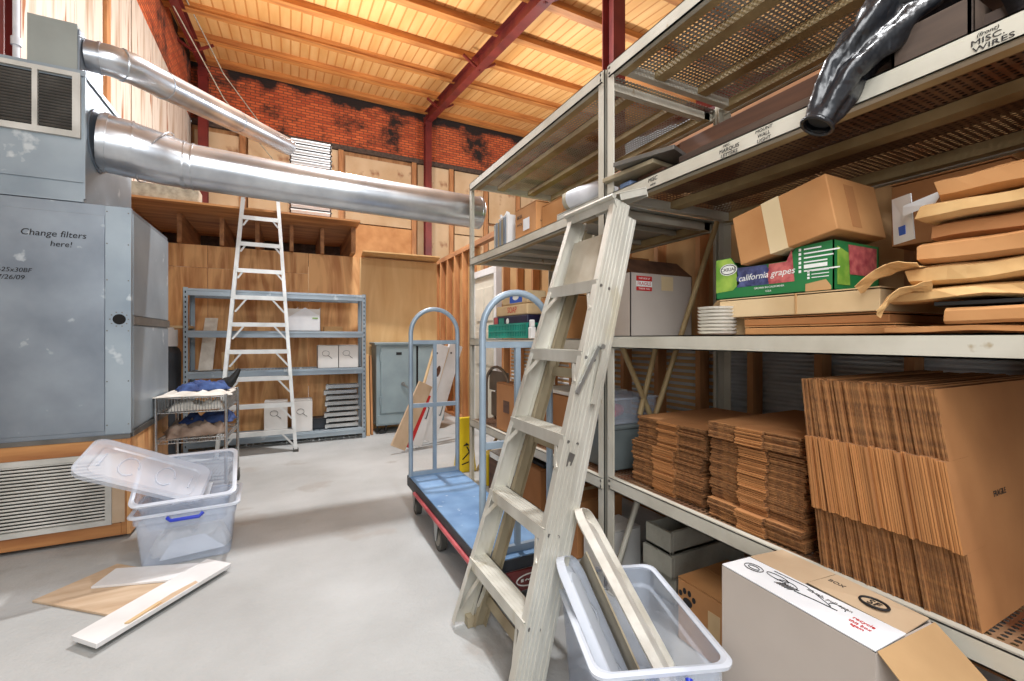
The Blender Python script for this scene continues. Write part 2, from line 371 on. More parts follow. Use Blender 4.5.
# far walls: sooty brick above, pale boards and sheets below
structure(MB().poly([(-2.32, 14.2, 7.12), (11, 14.2, 7.12), (11, 14.2, 8.84), (-2.32, 14.2, 8.84)], .25, (0, 1, 0)).build('wall_back', 'brick'))
wl = structure(MB().poly([(-2.32, -4.5, 7.12), (-2.32, 14.2, 7.12), (-2.32, 14.2, cz(14.2)), (-2.32, 7.0, cz(7.0))], .25, (-1, 0, 0)).build('wall_left', 'brick'))
bw = structure(MB().box((-2.5, 14.3, 0), (11, 14.42, 7.12)).build('wall_back_lower', 'lumber'))
x = -2.3; k = 0
pw = [1.22, 1.22, 1.3, 2.2, 1.25, 1.25, 1.25, 1.25]
for wd in pw:
    zt = 7.0 if k % 3 else 6.9
    structure(MB().box((x+.05, 14.18, 4.9 if k % 2 else 5.4), (x+wd-.16, 14.22, zt)).build('wall_panel', 'back_panel', bw, org=(x, 14.2, 4)))
    structure(MB().box((x+.04, 14.17, 2.6), (x+wd-.1, 14.22, 4.86 if k % 2 else 5.3)).build('wall_panel', 'back_panel' if k != 3 else 'card_orange', bw, org=(x, 14.2, 2)))
    structure(MB().box((x+wd-.15, 14.12, 2.5), (x+wd-.01, 14.2, 7.1)).build('wall_stud', 'lumber', bw, org=(x+wd, 14.2, 2)))
    x += wd; k += 1
structure(MB().box((-2.3, 14.1, 7.02), (11, 14.2, 7.16)).build('wall_plate', 'old_wood', bw))
y = 14.15; k = 0
lw = structure(MB().box((-2.5, -4.5, 0), (-2.36, 14.3, 7.12)).build('wall_left_lower', 'old_wood'))
while y > 0:
    wd = random.choice((.92, 1.22, .6, 1.22))
    structure(MB().box((-2.36, y-wd+.012, random.choice((0, 3.6, 0))), (-2.31-random.random()*.02, y, 7.1)).build('wall_board', 'white_boards', lw, org=(-2.33, y-wd/2, 3.5)))
    y -= wd; k += 1
structure(MB().box((-2.34, 8.05, 4.0), (-2.28, 8.2, 8.0)).build('wall_stud', 'lumber', lw))
for (za, zb_) in ((8.25, 6.6), (7.6, 6.1)):
    m = MB(); m.tube([(-2.2, 10.5, za+.55), (-1.4, 12.4, (za+zb_)/2+.2), (-.2, 14.05, zb_)], .014, n=6)
    tag(m.build('cable', 'insul', org=(-2.2, 10.5, za)), ('upper' if za > 8 else 'lower')+' thin cable strung across the brick corner above the ducts', 'cable')
# plywood partition at the back of the room
wp = structure(MB().box((-2.3, 7.14, 2.55), (2.17, 7.24, 2.63)).build('wall_plywood', 'lumber_x'))
xs = [-2.3, -.98, .24, .95, 2.17]
for k in range(4):
    structure(MB().box((xs[k]+.003, 7.1, 0), (xs[k+1]-.003, 7.118, 2.33 if k < 2 else 2.63)).build('plywood_sheet', 'ply' if k < 3 else 'ply_light', wp, org=((xs[k]+xs[k+1])/2+k*1.7, 7.1, 1.1+k*.4)))
    if k < 2: structure(MB().box((xs[k]+.003, 7.095, 2.335), (xs[k+1]-.003, 7.118, 2.63)).build('plywood_sheet', 'ply', wp, org=(xs[k], 7.1, 2.4)))
for k in range(9): structure(MB().box((-2.28+k*.55, 7.12, 0), (-2.24+k*.55, 7.2, 2.55)).build('wall_stud', 'lumber', wp, org=(-2.28+k*.55, 7.1, 0)))
# stud partition behind the racks
wr = structure(MB().box((2.62, -1.5, 2.86), (2.72, 9.4, 2.94)).build('wall_right', 'lumber_y'))
structure(MB().box((2.62, -1.5, 0), (2.72, 9.4, .045)).build('wall_plate', 'lumber_y', wr))
structure(MB().box((2.62, -1.5, 1.36), (2.72, 5.5, 1.40)).build('wall_plate', 'lumber_y', wr))
y = -1.4
while y < 9.4:
    if not (5.66 < y < 6.5): structure(MB().box((2.62, y-.02, .045), (2.715, y+.02, 2.86)).build('wall_stud', 'lumber', wr, org=(2.66, y, y)))
    y += .4064
m = MB()
prof = []
for k in range(0, 60):
    prof += [(.0, k*.05), (.014, k*.05+.012), (.014, k*.05+.026), (0, k*.05+.04)]
n = len(prof)
vs_ = [(2.735+q[0], yy, q[1]) for yy in (-1.5, 5.5) for q in prof]
m.add(vs_, [(i, i+1, n+i+1, n+i) for i in range(n-1)])
structure(m.build('wall_siding', 'siding', wr, shell=.002))
structure(MB().box((2.76, -1.5, 0), (2.79, 5.5, 2.9)).build('wall_sheathing', 'old_wood', wr))
structure(MB().box((2.718, -1.5, 1.42), (2.733, 5.5, 2.86)).build('wall_insulation', 'card_light', wr))
structure(MB().box((2.72, 6.6, 0), (2.74, 9.4, 2.86)).build('wall_sheathing', 'ply_light', wr))
structure(MB().box((2.74, 2.2, 0), (2.755, 5.5, 2.9)).build('wall_sheathing', 'card_light', wr))
# pale panelled door in the stud wall
d = MB().box((2.6, 5.722, .03), (2.64, 6.5, 2.32)).build('door_1', 'door_paint', bevel=.004); structure(d)
tr = MB()
tr.box((2.57, 5.64, 0), (2.66, 5.72, 2.32)); tr.box((2.57, 6.5, 0), (2.66, 6.58, 2.32)); tr.box((2.57, 5.64, 2.32), (2.66, 6.58, 2.42))
structure(tr.build('door_frame', 'board_white', d, bevel=.004))
for (a, b) in ((.2, .85), (1.0, 1.5), (1.65, 2.15)):
    for yy in (5.8, 6.14):
        structure(MB().box((2.588, yy, a), (2.602, yy+.28, b)).build('door_panel', 'door_paint', d, bevel=.006))

# ================================================================== LOFT PLATFORM AND WHAT LIES ON IT
t = thing('wooden_platform', 'wooden loft platform of plywood on open joists above the plywood wall', 'platform', (-.5, 7.1, 2.63))
MB().box((-2.25, 6.42, 3.0), (.87, 8.4, 3.025)).build('deck_sheet', 'lumber_x', t)
for xj in (-1.75, -1.27, -.81, -.40, .02, .42): MB().box((xj-.025, 7.0, 2.63), (xj+.025, 8.35, 3.0)).build('joist', 'lumber_y', t)
MB().box((.79, 6.75, 2.63), (.85, 8.35, 3.0)).build('end_joist', 'lumber_y', t)
MB().box((-2.25, 8.35, 2.63), (.85, 8.4, 3.0)).build('back_board', 'old_wood', t)
m = MB(); m.box((-1.95, 6.5, 3.02), (-1.0, 6.75, 3.045)); m.box((-1.95, 6.49, 3.02), (-1.0, 6.51, 3.2)); m.box((-1.02, 6.5, 3.02), (-.99, 6.75, 3.2)); m.box((-1.95, 6.74, 3.02), (-1.0, 6.76, 3.2))
tag(m.build('shallow_drawer', 'insul', org=(-1.5, 6.6, 3.03)), 'long shallow grey drawer lying on the left end of the loft platform', 'drawer')
# stack of white corrugated trays
def tray(z, k):
    m = MB(); x0, y0 = .0+random.uniform(-.008, .008), 6.75+random.uniform(-.01, .01)
    x1, y1 = x0+.52, y0+.45
    m.box((x0, y0, z), (x1, y1, z+.012)); m.box((x0, y0, z), (x1, y0+.014, z+.05)); m.box((x0, y1-.014, z), (x1, y1, z+.05)); m.box((x0, y0, z), (x0+.014, y1, z+.05)); m.box((x1-.014, y0, z), (x1, y1, z+.05))
    m.box((x0-.012, y0-.012, z+.046), (x1+.012, y0+.01, z+.062)); m.box((x1-.01, y0-.012, z+.046), (x1+.012, y1, z+.062)); m.box((x0-.012, y0-.012, z+.046), (x0+.01, y1, z+.062))
    lab = 'white plastic tray in the tall stack standing on the loft platform beside the duct'
    if k == 14: lab = 'topmost white plastic tray of the stack on the loft platform'
    o = m.build('plastic_tray', 'board_white', org=(x0, y0, z)); tag(o, lab, 'tray', 'white trays stacked on the loft platform')
for k in range(15): tray(3.026+k*.074, k)
m = MB(); m.tube([(.56, 6.7, 3.78), (.62, 6.68, 3.74), (.68, 6.7, 3.7), (.74, 6.72, 3.72)], [.05, .04, .045, .03], rough=.02)
tag(MB().poly([(.95, 6.75, 2.66), (2.1, 6.7, 2.655), (2.2, 7.3, 2.655), (1.0, 7.35, 2.66)], .018, (0, 0, 1)).build('loose_board', 'ply_light', org=(1.5, 7, 2.66)), 'loose sheet of pale plywood lying flat on top of the plywood wall', 'board')

# ================================================================== AIR HANDLER
X1, XL, Y0, Y1 = -1.0, -2.25, 3.98, 5.05
t = thing('wooden_plinth', 'plywood plinth with a slatted return grille under the grey air handler', 'plinth', (-1.6, 4.5, 0))
m = MB(); m.box((XL, Y0+.1, 0), (X1-.021, Y1, .02)); m.box((XL, Y0+.12, .60), (X1-.021, Y1, .70)); m.box((XL, Y0, .03), (X1-.05, Y0+.06, .115)); m.box((XL, Y0, .605), (X1-.05, Y0+.119, .70)); m.box((X1-.05, Y0, .03), (X1-.0205, Y0+.06, .70)); m.build('plinth_frame', 'lumber_x', t, bevel=.003)
MB().box((X1-.02, Y0, .03), (X1, Y1, .70)).build('side_panel', 'ply', t)
MB().box((-1.1, Y0-.004, .12), (-1.03, Y0+.03, .60)).build('painted_stile', 'board_tan', t)
MB().box((XL, Y0+.09, .1), (-1.06, Y0+.11, .62)).build('inner_panel', 'dark_void', t)
gr = MB()
gx0, gx1, gz0, gz1 = -2.2, -1.1, .115, .605
gr.rect(gx0, gx1, gz0, gz1, .035, Y0-.012, Y0+.02)
nz = 19
for k in range(nz):
    z = gz0+.045+k*(gz1-gz0-.09)/(nz-1)
    gr.bar((gx0+.03, Y0+.004, z), (gx1-.03, Y0+.004, z), .022, .011, (0, .5, 1))
gr.build('return_grille', 'vent_white', t)

t = thing('air_handler', 'tall grey sheet-metal air handler with handwritten filter note on its front', 'air handler', (-1.6, 4.5, .70))
m = MB(); m.box((XL, Y0+.004, .705), (X1-.004, Y1, 2.315)); m.build('cabinet', 'galv', t, bevel=.004)
m = MB(); m.box((XL, Y0-.002, .76), (-1.14, Y0+.004, 2.24)); m.build('access_panel', 'galv', t, bevel=.002)
m = MB(); m.box((-1.135, Y0-.004, .735), (X1+.004, Y0+.03, 2.31)); m.build('corner_trim', 'galv_cool', t, bevel=.002)
for a, b in ((.76, 1.49), (1.56, 2.28)):
    MB().box((X1-.004, Y0+.04, a), (X1+.006, Y1-.02, b)).build('side_panel', 'galv_cool', t, bevel=.003)
MB().box((X1-.002, Y0+.031, 1.495), (X1+.012, Y1, 1.555)).build('side_rail', 'galv_dark', t); MB().box((X1-.002, Y0+.031, .705), (X1+.012, Y1, .745)).build('side_rail', 'galv_dark', t)
MB().box((XL, Y0-.008, .70), (X1, Y0+.01, .73)).build('base_rail', 'galv_dark', t)
m = MB(); m.cyl((-1.06, Y0-.006, 1.53), (-1.06, Y0-.001, 1.53), .036, n=20); m.build('knockout_hole', 'dark_void', t)
m = MB()
for k in range(10):
    a = 2*PI*k/10; m.cyl((-1.06+.05*math.cos(a), Y0-.007, 1.53+.05*math.sin(a)), (-1.06+.05*math.cos(a), Y0-.002, 1.53+.05*math.sin(a)), .005, n=6)
for z in (.8, 1.1, 1.45, 1.8, 2.05, 2.27):
    for xx in (-1.125, -1.01): m.cyl((xx, Y0-.007, z), (xx, Y0-.002, z), .005, n=6)
m.build('screws', 'galv_dark', t)
UX = -1.25
m = MB(); m.box((XL, Y0+.01, 2.32), (UX, Y1-.05, 3.2)); m.build('upper_section', 'galv_cool', t, bevel=.004)
m = MB(); m.box((XL, Y0-.002, 2.318), (UX+.002, Y0+.009, 2.338)); m.box((XL, Y0-.003, 3.167), (UX+.012, Y1-.05, 3.205)); m.box((UX+.0005, Y0+.001, 2.34), (UX+.01, Y0+.03, 3.166)); m.box((XL, Y0, 2.45), (UX, Y0+.0095, 2.475)); m.build('upper_trim', 'galv_cool', t)
gf = MB(); a0, a1, b0, b1 = -2.2, -1.262, 2.745, 3.18
gf.rect(a0, a1, b0, b1, .04, Y0-.014, Y0+.012, wt=.03); gf.box((-1.498, Y0-.014, b0+.04), (-1.472, Y0+.012, b1-.03))
g = gf.build('supply_grille', 'vent_white', t)
sl = MB()
for k in range(17):
    z = b0+.06+k*(b1-b0-.12)/16; sl.bar((a0+.03, Y0+.001, z), (a1-.045, Y0+.001, z), .016, .005, (0, .9, 1))
sl.build('louver', 'galv_dark', g)
MB().box((a0+.02, Y0+.005, b0+.04), (a1-.04, Y0+.0095, b1-.04)).build('backing', 'dark_void', g)
text('lettering', 'Change filters', (-1.395, Y0-.0045, 2.088), (1, 0, 0), (0, 0, 1), .058, 'ink', t, shear=.15)
text('lettering', 'here!', (-1.36, Y0-.0045, 2.022), (1, 0, 0), (0, 0, 1), .052, 'ink', t, shear=.15)
text('lettering', '20-25x30BF', (-1.60, Y0-.0045, 1.838), (1, 0, 0), (0, 0, 1), .04, 'ink', t, shear=.2)
text('lettering', '7/26/09', (-1.60, Y0-.0045, 1.79), (1, 0, 0), (0, 0, 1), .042, 'ink', t, shear=.2)
tb = thing('plenum_box', 'small grey metal plenum box sitting on top of the air handler', 'box', (-1.4, 4.2, 3.205))
MB().box((-1.53, 4.0, 3.206), (-1.285, 4.42, 3.52)).build('housing', 'grey_paint', tb, bevel=.006)
MB().box((-1.53, 3.994, 3.206), (-1.285, 3.9995, 3.52)).build('front_cover', 'grey_paint', tb)
m = MB(); m.box((-1.286, 4.0, 3.206), (-1.275, 4.42, 3.49)); m.build('duct_flange', 'galv', tb)

# ducts
def duct(name, label, pts, rs, rings, loc):
    t = thing(name, label, 'duct', loc)
    m = MB(); m.tube(pts, rs, n=32, caps=True); m.build('duct_body', 'duct_metal', t)
    for (p, q, r, wd) in rings:
        p, q = Vector(p), Vector(q); tt = (q-p).normalized()
        MB().cyl(p-tt*wd/2, p+tt*wd/2, r, n=32, caps=True).build('seam_band', 'duct_metal', t)
    return t
P = [(-1.24, 4.25, 2.83), (-1.1, 4.27, 2.82), (-.9, 4.33, 2.80), (-.72, 4.39, 2.79), (0, 4.4, 2.77), (1.0, 4.4, 2.75), (1.80, 4.4, 2.735)]
t = duct('supply_duct', 'large round galvanized duct spanning from the air handler across the room', P, [.205, .205, .195, .178, .17, .168, .166],
     [((-1.21, 4.25, 2.83), P[1], .213, .03), ((-1.08, 4.273, 2.82), P[2], .21, .012), ((-.76, 4.378, 2.792), P[4], .187, .03), ((-.70, 4.391, 2.79), P[4], .184, .012), ((.62, 4.4, 2.758), P[5], .171, .012)], (0, 4.4, 2.77))
m = MB(); m.cyl((1.79, 4.4, 2.735), (1.81, 4.4, 2.735), .171, n=32); m.tube([(1.81, 4.4, 2.735), (1.84, 4.4, 2.734), (1.86, 4.4, 2.733)], [.168, .12, .02], n=32); m.build('end_cap', 'duct_metal', t)
m = MB(); m.cyl((-1.249, 4.25, 2.83), (-1.238, 4.25, 2.83), .222, n=32); m.build('wall_flange', 'galv', t)
m = MB(); ring = []
c = Vector((-.93, 4.32, 2.802)); 
for k in range(25):
    a = 2*PI*k/24; ring.append(c+Vector((.11*math.sin(a), .199*math.cos(a), .199*math.sin(a))))
m.tube(ring, .006, n=6, caps=False); m.build('spiral_seam', 'duct_metal', t)
P = [(-1.274, 4.12, 3.385), (-1.15, 4.13, 3.385), (-1.05, 4.2, 3.395), (-.92, 4.45, 3.44), (-.12, 6.2, 3.82), (-.03, 6.4, 3.865)]
duct('branch_duct', 'slimmer galvanized duct rising from the plenum box toward the white tray stack', P, [.1, .105, .11, .11, .107, .107],
     [((-1.2, 4.126, 3.385), P[1], .108, .015), ((-1.09, 4.17, 3.391), P[2], .114, .012), ((-.92, 4.45, 3.44), P[4], .114, .012), ((-.5, 5.37, 3.64), P[4], .112, .012)], (-.6, 5.2, 3.5))
# ================================================================== BACK OF THE ROOM
# grey boltless shelving unit
t = thing('metal_shelving', 'grey metal shelving unit with four shelves against the plywood wall', 'shelving', (-.1, 6.75, 0))
for xx in (-1.12, .93):
    for yy in (6.5, 6.95):
        m = MB(); s = 1 if xx < 0 else -1; q = 1 if yy < 6.7 else -1
        m.box((xx-.025, yy, 0), (xx+.025, yy+.004*q, 2.01)); m.box((xx-.025*s, yy, 0), (xx-.021*s, yy+.05*q, 2.01))
        o = m.build('post', 'galv_cool', t)
        h = MB()
        for k in range(32):
            z = .08+k*.06; h.box((xx-.006, yy-.002*q, z), (xx+.006, yy-.0005*q, z+.026))
        h.build('slots', 'dark_void', o)
for z in (2.0, 1.49, .99, .15):
    m = MB()
    for yy in (6.5, 6.92): m.box((-1.1, yy, z-.085), (.91, yy+.03, z)); m.box((-1.1, yy-.006, z-.03), (.91, yy, z-.02))
    for xx in (-1.12, .9): m.box((xx, 6.52, z-.06), (xx+.03, 6.93, z))
    m.build('beam', 'galv_cool', t, bevel=.003)
    m = MB()
    if z < .5:
        for k in range(26): m.box((-1.09+k*.077, 6.52, z-.02), (-1.09+k*.077+.066, 6.93, z-.006))
        m.build('shelf_deck', 'galv_cool', t)
    else:
        for k in range(50): m.cyl((-1.08+k*.0405, 6.52, z-.008), (-1.08+k*.0405, 6.93, z-.008), .003, n=6)
        for yy in (6.6, 6.75, 6.88): m.cyl((-1.1, yy, z-.014), (.91, yy, z-.014), .004, n=6)
        m.build('wire_deck', 'steel_bar', t)
m = MB()
for k in range(40): m.cyl((-1.0+k*.048, 6.56, .02), (-1.0+k*.048, 6.56, .065), .003, n=6)
for zz in (.02, .065): m.cyl((-1.1, 6.56, zz), (.92, 6.56, zz), .004, n=6)
m.build('toe_guard', 'steel_bar', t)

def carton(name, label, a, b, mats='card', cat='box', group=None, rz=0, lines=True, tape=None, org=None, M=None):
    """closed carton: body with separate flaps meeting in a seam, optional tape strip; a,b = corners (local if M)."""
    t = thing(name, label, cat, org or ((a[0]+b[0])/2, (a[1]+b[1])/2, a[2]), group)
    c = ((a[0]+b[0])/2, (a[1]+b[1])/2, a[2])
    if M is None: M = RZ(c, rz) @ Matrix.Translation(-Vector(c))
    z1 = b[2]; th = .004
    m = MB(); m.box(a, (b[0], b[1], z1-th*2), M=M); m.build('body', mats, t, bevel=.003)
    xm = (a[0]+b[0])/2; ym = (a[1]+b[1])/2; long_y = (b[1]-a[1]) >= (b[0]-a[0])
    for s in (0, 1):
        m = MB()
        if long_y: m.box((a[0] if s == 0 else xm+.0015, a[1], z1-th), (xm-.0015 if s == 0 else b[0], b[1], z1), M=M)
        else: m.box((a[0], a[1] if s == 0 else ym+.0015, z1-th), (b[0], ym-.0015 if s == 0 else b[1], z1), M=M)
        m.build('flap', mats, t)
    if tape:
        m = MB(); wd = tape
        if long_y: m.box((xm-wd/2, a[1]-.0012, z1), (xm+wd/2, b[1]+.0012, z1+.001), M=M); m.box((xm-wd/2, a[1]-.0015, z1-.07), (xm+wd/2, a[1], z1), M=M)
        else: m.box((a[0]-.0012, ym-wd/2, z1), (b[0]+.0012, ym+wd/2, z1+.001), M=M); m.box((a[0]-.0015, ym-wd/2, z1-.07), (a[0], ym+wd/2, z1), M=M)
        m.build('tape', 'tape', t)
    t['M'] = [list(r) for r in M]
    return t
def line_drawing(parent, x, y, z, s, m='ink'):      # small printed outline on a carton front (-Y)
    mb = MB(); pts = [(x+s*.5*math.cos(a*PI/8), y, z+s*.4*math.sin(a*PI/8)) for a in range(17)]
    mb.tube(pts, .0022, n=4); mb.tube([(x+s*.3, y, z-s*.3), (x+s*.9, y, z-s*.8)], .003, n=4)
    mb.build('print', m, parent)
t = thing('open_carton', 'white open carton with a sloping top flap on the second shelf of the grey shelving', 'box', (.16, 6.7, 1.49))
m = MB(); a, b = (-.04, 6.56, 1.492), (.37, 6.9, 1.81)
m.box(a, (b[0], a[1]+.005, 1.79)); m.box((a[0], b[1]-.005, a[2]), b); m.box(a, (a[0]+.005, b[1], 1.72)); m.box((b[0]-.005, a[1], a[2]), b); m.box(a, (b[0], b[1], a[2]+.005)); m.build('body', 'card_white', t)
m = MB(); m.poly([(-.04, 6.553, 1.66), (.18, 6.553, 1.81), (.36, 6.553, 1.70), (.36, 6.553, 1.50), (-.04, 6.553, 1.50)], .004, (0, 1, 0)); m.build('front_flap', 'paper_white', t)
m = MB(); m.poly([(-.04, 6.58, 1.70), (.1, 6.58, 1.81), (.1, 6.9, 1.82), (-.04, 6.9, 1.72)], .004, (0, 0, 1)); m.build('top_flap', 'card_white', t)
m = MB(); m.box((.27, 6.549, 1.66), (.34, 6.553, 1.675)); m.build('print', 'leaf_print', t)
for (lab, xa, xb) in (('left one of two matching white cartons side by side on the third shelf', .34, .595), ('right one of two matching white cartons on the third shelf, nearest the post', .605, .86)):
    t = carton('white_carton', lab, (xa, 6.56, .992), (xb, 6.88, 1.30), 'card_white', group='white cartons on the grey shelving'); line_drawing(t, (xa+xb)/2-.03, 6.5585, 1.19, .09)
for (lab, xa, xb) in (('white carton on the bottom shelf, seen between the rungs of the tall ladder', -.30, -.03), ('white carton on the bottom shelf, just right of the tall ladder', .02, .27)):
    t = carton('white_carton', lab, (xa, 6.55, .152), (xb, 6.87, .565), 'card_white', group='white cartons on the grey shelving'); line_drawing(t, (xa+xb)/2-.02, 6.5485, .42, .09)
tag(MB().box((.42, 6.6, 1.492), (.66, 6.85, 1.56)).build('tan_packet', 'card_light', bevel=.006, org=(.5, 6.7, 1.49)), 'flat tan packet on the second shelf beside the white open carton', 'packet')
tag(MB().box((-.78, 6.7, .99), (-.64, 6.86, 1.22)).build('wood_block', 'ply_light', bevel=.006, org=(-.7, 6.78, .99)), 'square block of pale wood standing on the left end of the third shelf', 'block')
tag(MB().poly([(-1.02, 6.66, .995), (-.87, 6.66, .995), (-.84, 6.9, 1.66), (-.98, 6.9, 1.66)], .02, (0, 1, 0)).build('loose_board', 'foam_white', org=(-.95, 6.8, 1)), 'off-white panel leaning inside the left end of the grey shelving', 'panel')
def channel(z, dx, k):
    m = MB(); x0, x1 = .44+dx, .86+dx
    m.box((x0, 6.58, z), (x1, 6.74, z+.01)); m.box((x0, 6.58, z), (x1, 6.586, z+.058)); m.box((x0, 6.734, z), (x1, 6.74, z+.058)); m.box((x0, 6.574, z+.05), (x1, 6.6, z+.058)); m.box((x0, 6.72, z+.05), (x1, 6.746, z+.058))
    m.box((x0-.012, 6.576, z+.0), (x0+.02, 6.582, z+.055))
    o = m.build('metal_channel', 'chrome', org=(.44, 6.6, z))
    tag(o, 'shiny metal channel in the stack at the right end of the bottom shelf' if k < 7 else 'topmost shiny metal channel of the stack on the bottom shelf', 'channel', 'metal channels stacked on the bottom shelf')
for k in range(8): channel(.156+k*.077, (.0, .015, -.01, .02, 0, .01, -.015, .01)[k], k)
tag(MB().box((.24, 6.64, .152), (.46, 6.84, .30)).box((.27, 6.63, .17), (.43, 6.64, .28)).build('black_tray', 'cart_frame', bevel=.004, org=(.35, 6.7, .15)), 'low dark tray on the bottom shelf beside the shiny metal channels', 'tray')
m = MB(); m.cyl((-1.25, 6.6, 1.0), (-1.25, 6.6, 1.36), .1, n=20); m.tube([(-1.25, 6.6, 1.36), (-1.25, 6.6, 1.42), (-1.25, 6.6, 1.46)], [.1, .06, .04], n=20)
t = thing('water_jug', 'dark jug with a white cap beside the left post of the grey shelving', 'jug', (-1.3, 6.6, 0))
m = MB(); m.cyl((-1.3, 6.62, .0), (-1.3, 6.62, 1.22), .12, n=20); m.tube([(-1.3, 6.62, 1.22), (-1.3, 6.62, 1.27), (-1.3, 6.62, 1.3)], [.12, .1, .07], n=20); m.build('body', 'cart_frame', t)
m = MB(); m.cyl((-1.3, 6.62, 1.3), (-1.3, 6.62, 1.5), .085, n=20); m.cyl((-1.3, 6.62, 1.5), (-1.3, 6.62, 1.53), .05, n=20); m.build('cap', 'board_white', t)
tag(MB().box((-1.72, 6.6, 1.52), (-1.1, 6.95, 1.55)).box((-1.72, 6.6, 1.5), (-1.69, 6.95, 1.52)).build('side_board', 'card_tan', org=(-1.4, 6.7, 1.5)), 'pale board sticking out to the left between shelving and air handler', 'board')
tag(MB().bar((1.0, 6.62, .0), (1.0, 6.76, 1.16), .05, .09, (0, 1, 0)).build('leaning_plank', 'ply_light', bevel=.004, org=(1, 6.6, 0)), 'tan plank standing upright between grey shelving and grey steel cabinet', 'plank')
tag(MB().bar((1.06, 6.66, .0), (1.06, 6.8, 1.14), .03, .07, (0, 1, 0)).build('leaning_plank', 'lumber', bevel=.003, org=(1.06, 6.6, 0)), 'narrow darker plank squeezed against the left side of the grey steel cabinet', 'plank')

# tall aluminium ladder leaning on the loft platform
def tall_ladder():
    t = thing('step_ladder', 'tall slim aluminium ladder leaning on the loft platform before the grey shelving', 'ladder', (-.33, 6.2, 0))
    bl, br, tl, tr_ = Vector((-.76, 6.12, 0)), Vector((.065, 6.12, 0)), Vector((-.515, 6.36, 3.12)), Vector((-.135, 6.36, 3.12))
    for p, q, s in ((bl, tl, 1), (br, tr_, -1)):
        m = MB(); m.sweep(p, q, [(-.02, -.035), (.02, -.035), (.02, -.027), (-.014, -.027), (-.014, .027), (.02, .027), (.02, .035), (-.02, .035)], (s, 0, 0), (0, .997, -.077)); m.build('rail', 'alu_white', t)
        MB().box((p.x-.03, p.y-.05, 0), (p.x+.03, p.y+.05, .03)).build('foot', 'rubber', t)
    for k in range(9):
        z = .275+k*.328; f = z/3.12; a = bl.lerp(tl, f); b = br.lerp(tr_, f)
        m = MB(); m.box((a.x, a.y-.04, z-.012), (b.x, a.y+.045, z)); m.box((a.x, a.y-.042, z-.05), (b.x, a.y-.036, z)); m.box((a.x, a.y+.04, z-.03), (b.x, a.y+.046, z)); m.build('step', 'alu_white', t)
        m = MB(); dz = .16 if k < 6 else .08
        m.bar((a.x+.14 if k < 6 else a.x+.07, a.y-.02, z-.04), (a.x+.02, a.y-.02, z-.04-dz), .02, .008, (0, 1, 0)); m.build('brace', 'alu_white', t)
        m = MB(); m.bar((b.x-.14 if k < 6 else b.x-.07, b.y-.02, z-.04), (b.x-.005, b.y-.02, z-.04-dz), .02, .008, (0, 1, 0)); m.build('brace', 'alu_white', t)
tall_ladder()

# grey steel cabinet
t = thing('steel_cabinet', 'grey steel cabinet with hinged doors and black feet beside the metal shelving', 'cabinet', (1.6, 6.85, 0))
m = MB(); m.box((1.12, 6.64, .12), (2.14, 7.06, 1.31)); m.box((1.09, 6.6, 1.30), (2.16, 7.08, 1.335)); m.build('body', 'safe_paint', t, bevel=.006)
d = MB().box((1.18, 6.615, .30), (1.70, 6.645, 1.27)).build('door', 'safe_paint', t, bevel=.008)
for z in (1.06, .42): MB().cyl((1.175, 6.612, z), (1.175, 6.612, z+.13), .014, n=10).build('hinge', 'safe_paint', d)
m = MB(); m.cyl((1.5, 6.6, .72), (1.5, 6.62, .72), .03, n=14); m.bar((1.5, 6.595, .72), (1.62, 6.59, .62), .022, .014, (0, 1, 0)); m.build('handle', 'steel_bar', d)
m = MB(); m.box((1.4, 6.611, 1.15), (1.48, 6.616, 1.19)); m.build('name_plate', 'ink', d)
d = MB().box((1.73, 6.615, .30), (2.1, 6.645, 1.27)).build('door', 'safe_paint', t, bevel=.008)
MB().box((1.702, 6.622, .3), (1.728, 6.645, 1.28)).build('door_gap', 'dark_void', t)
MB().box((1.14, 6.625, .14), (2.12, 6.645, .28)).build('base_panel', 'safe_paint', t, bevel=.006)
for xx in (1.2, 2.0):
    m = MB(); m.tube([(xx-.07, 6.66, .14), (xx-.05, 6.66, .04), (xx, 6.66, .02), (xx+.05, 6.66, .04), (xx+.07, 6.66, .14)], .014, n=8); m.cyl((xx, 6.64, .035), (xx, 6.7, .035), .034, n=16); m.build('caster', 'black', t)

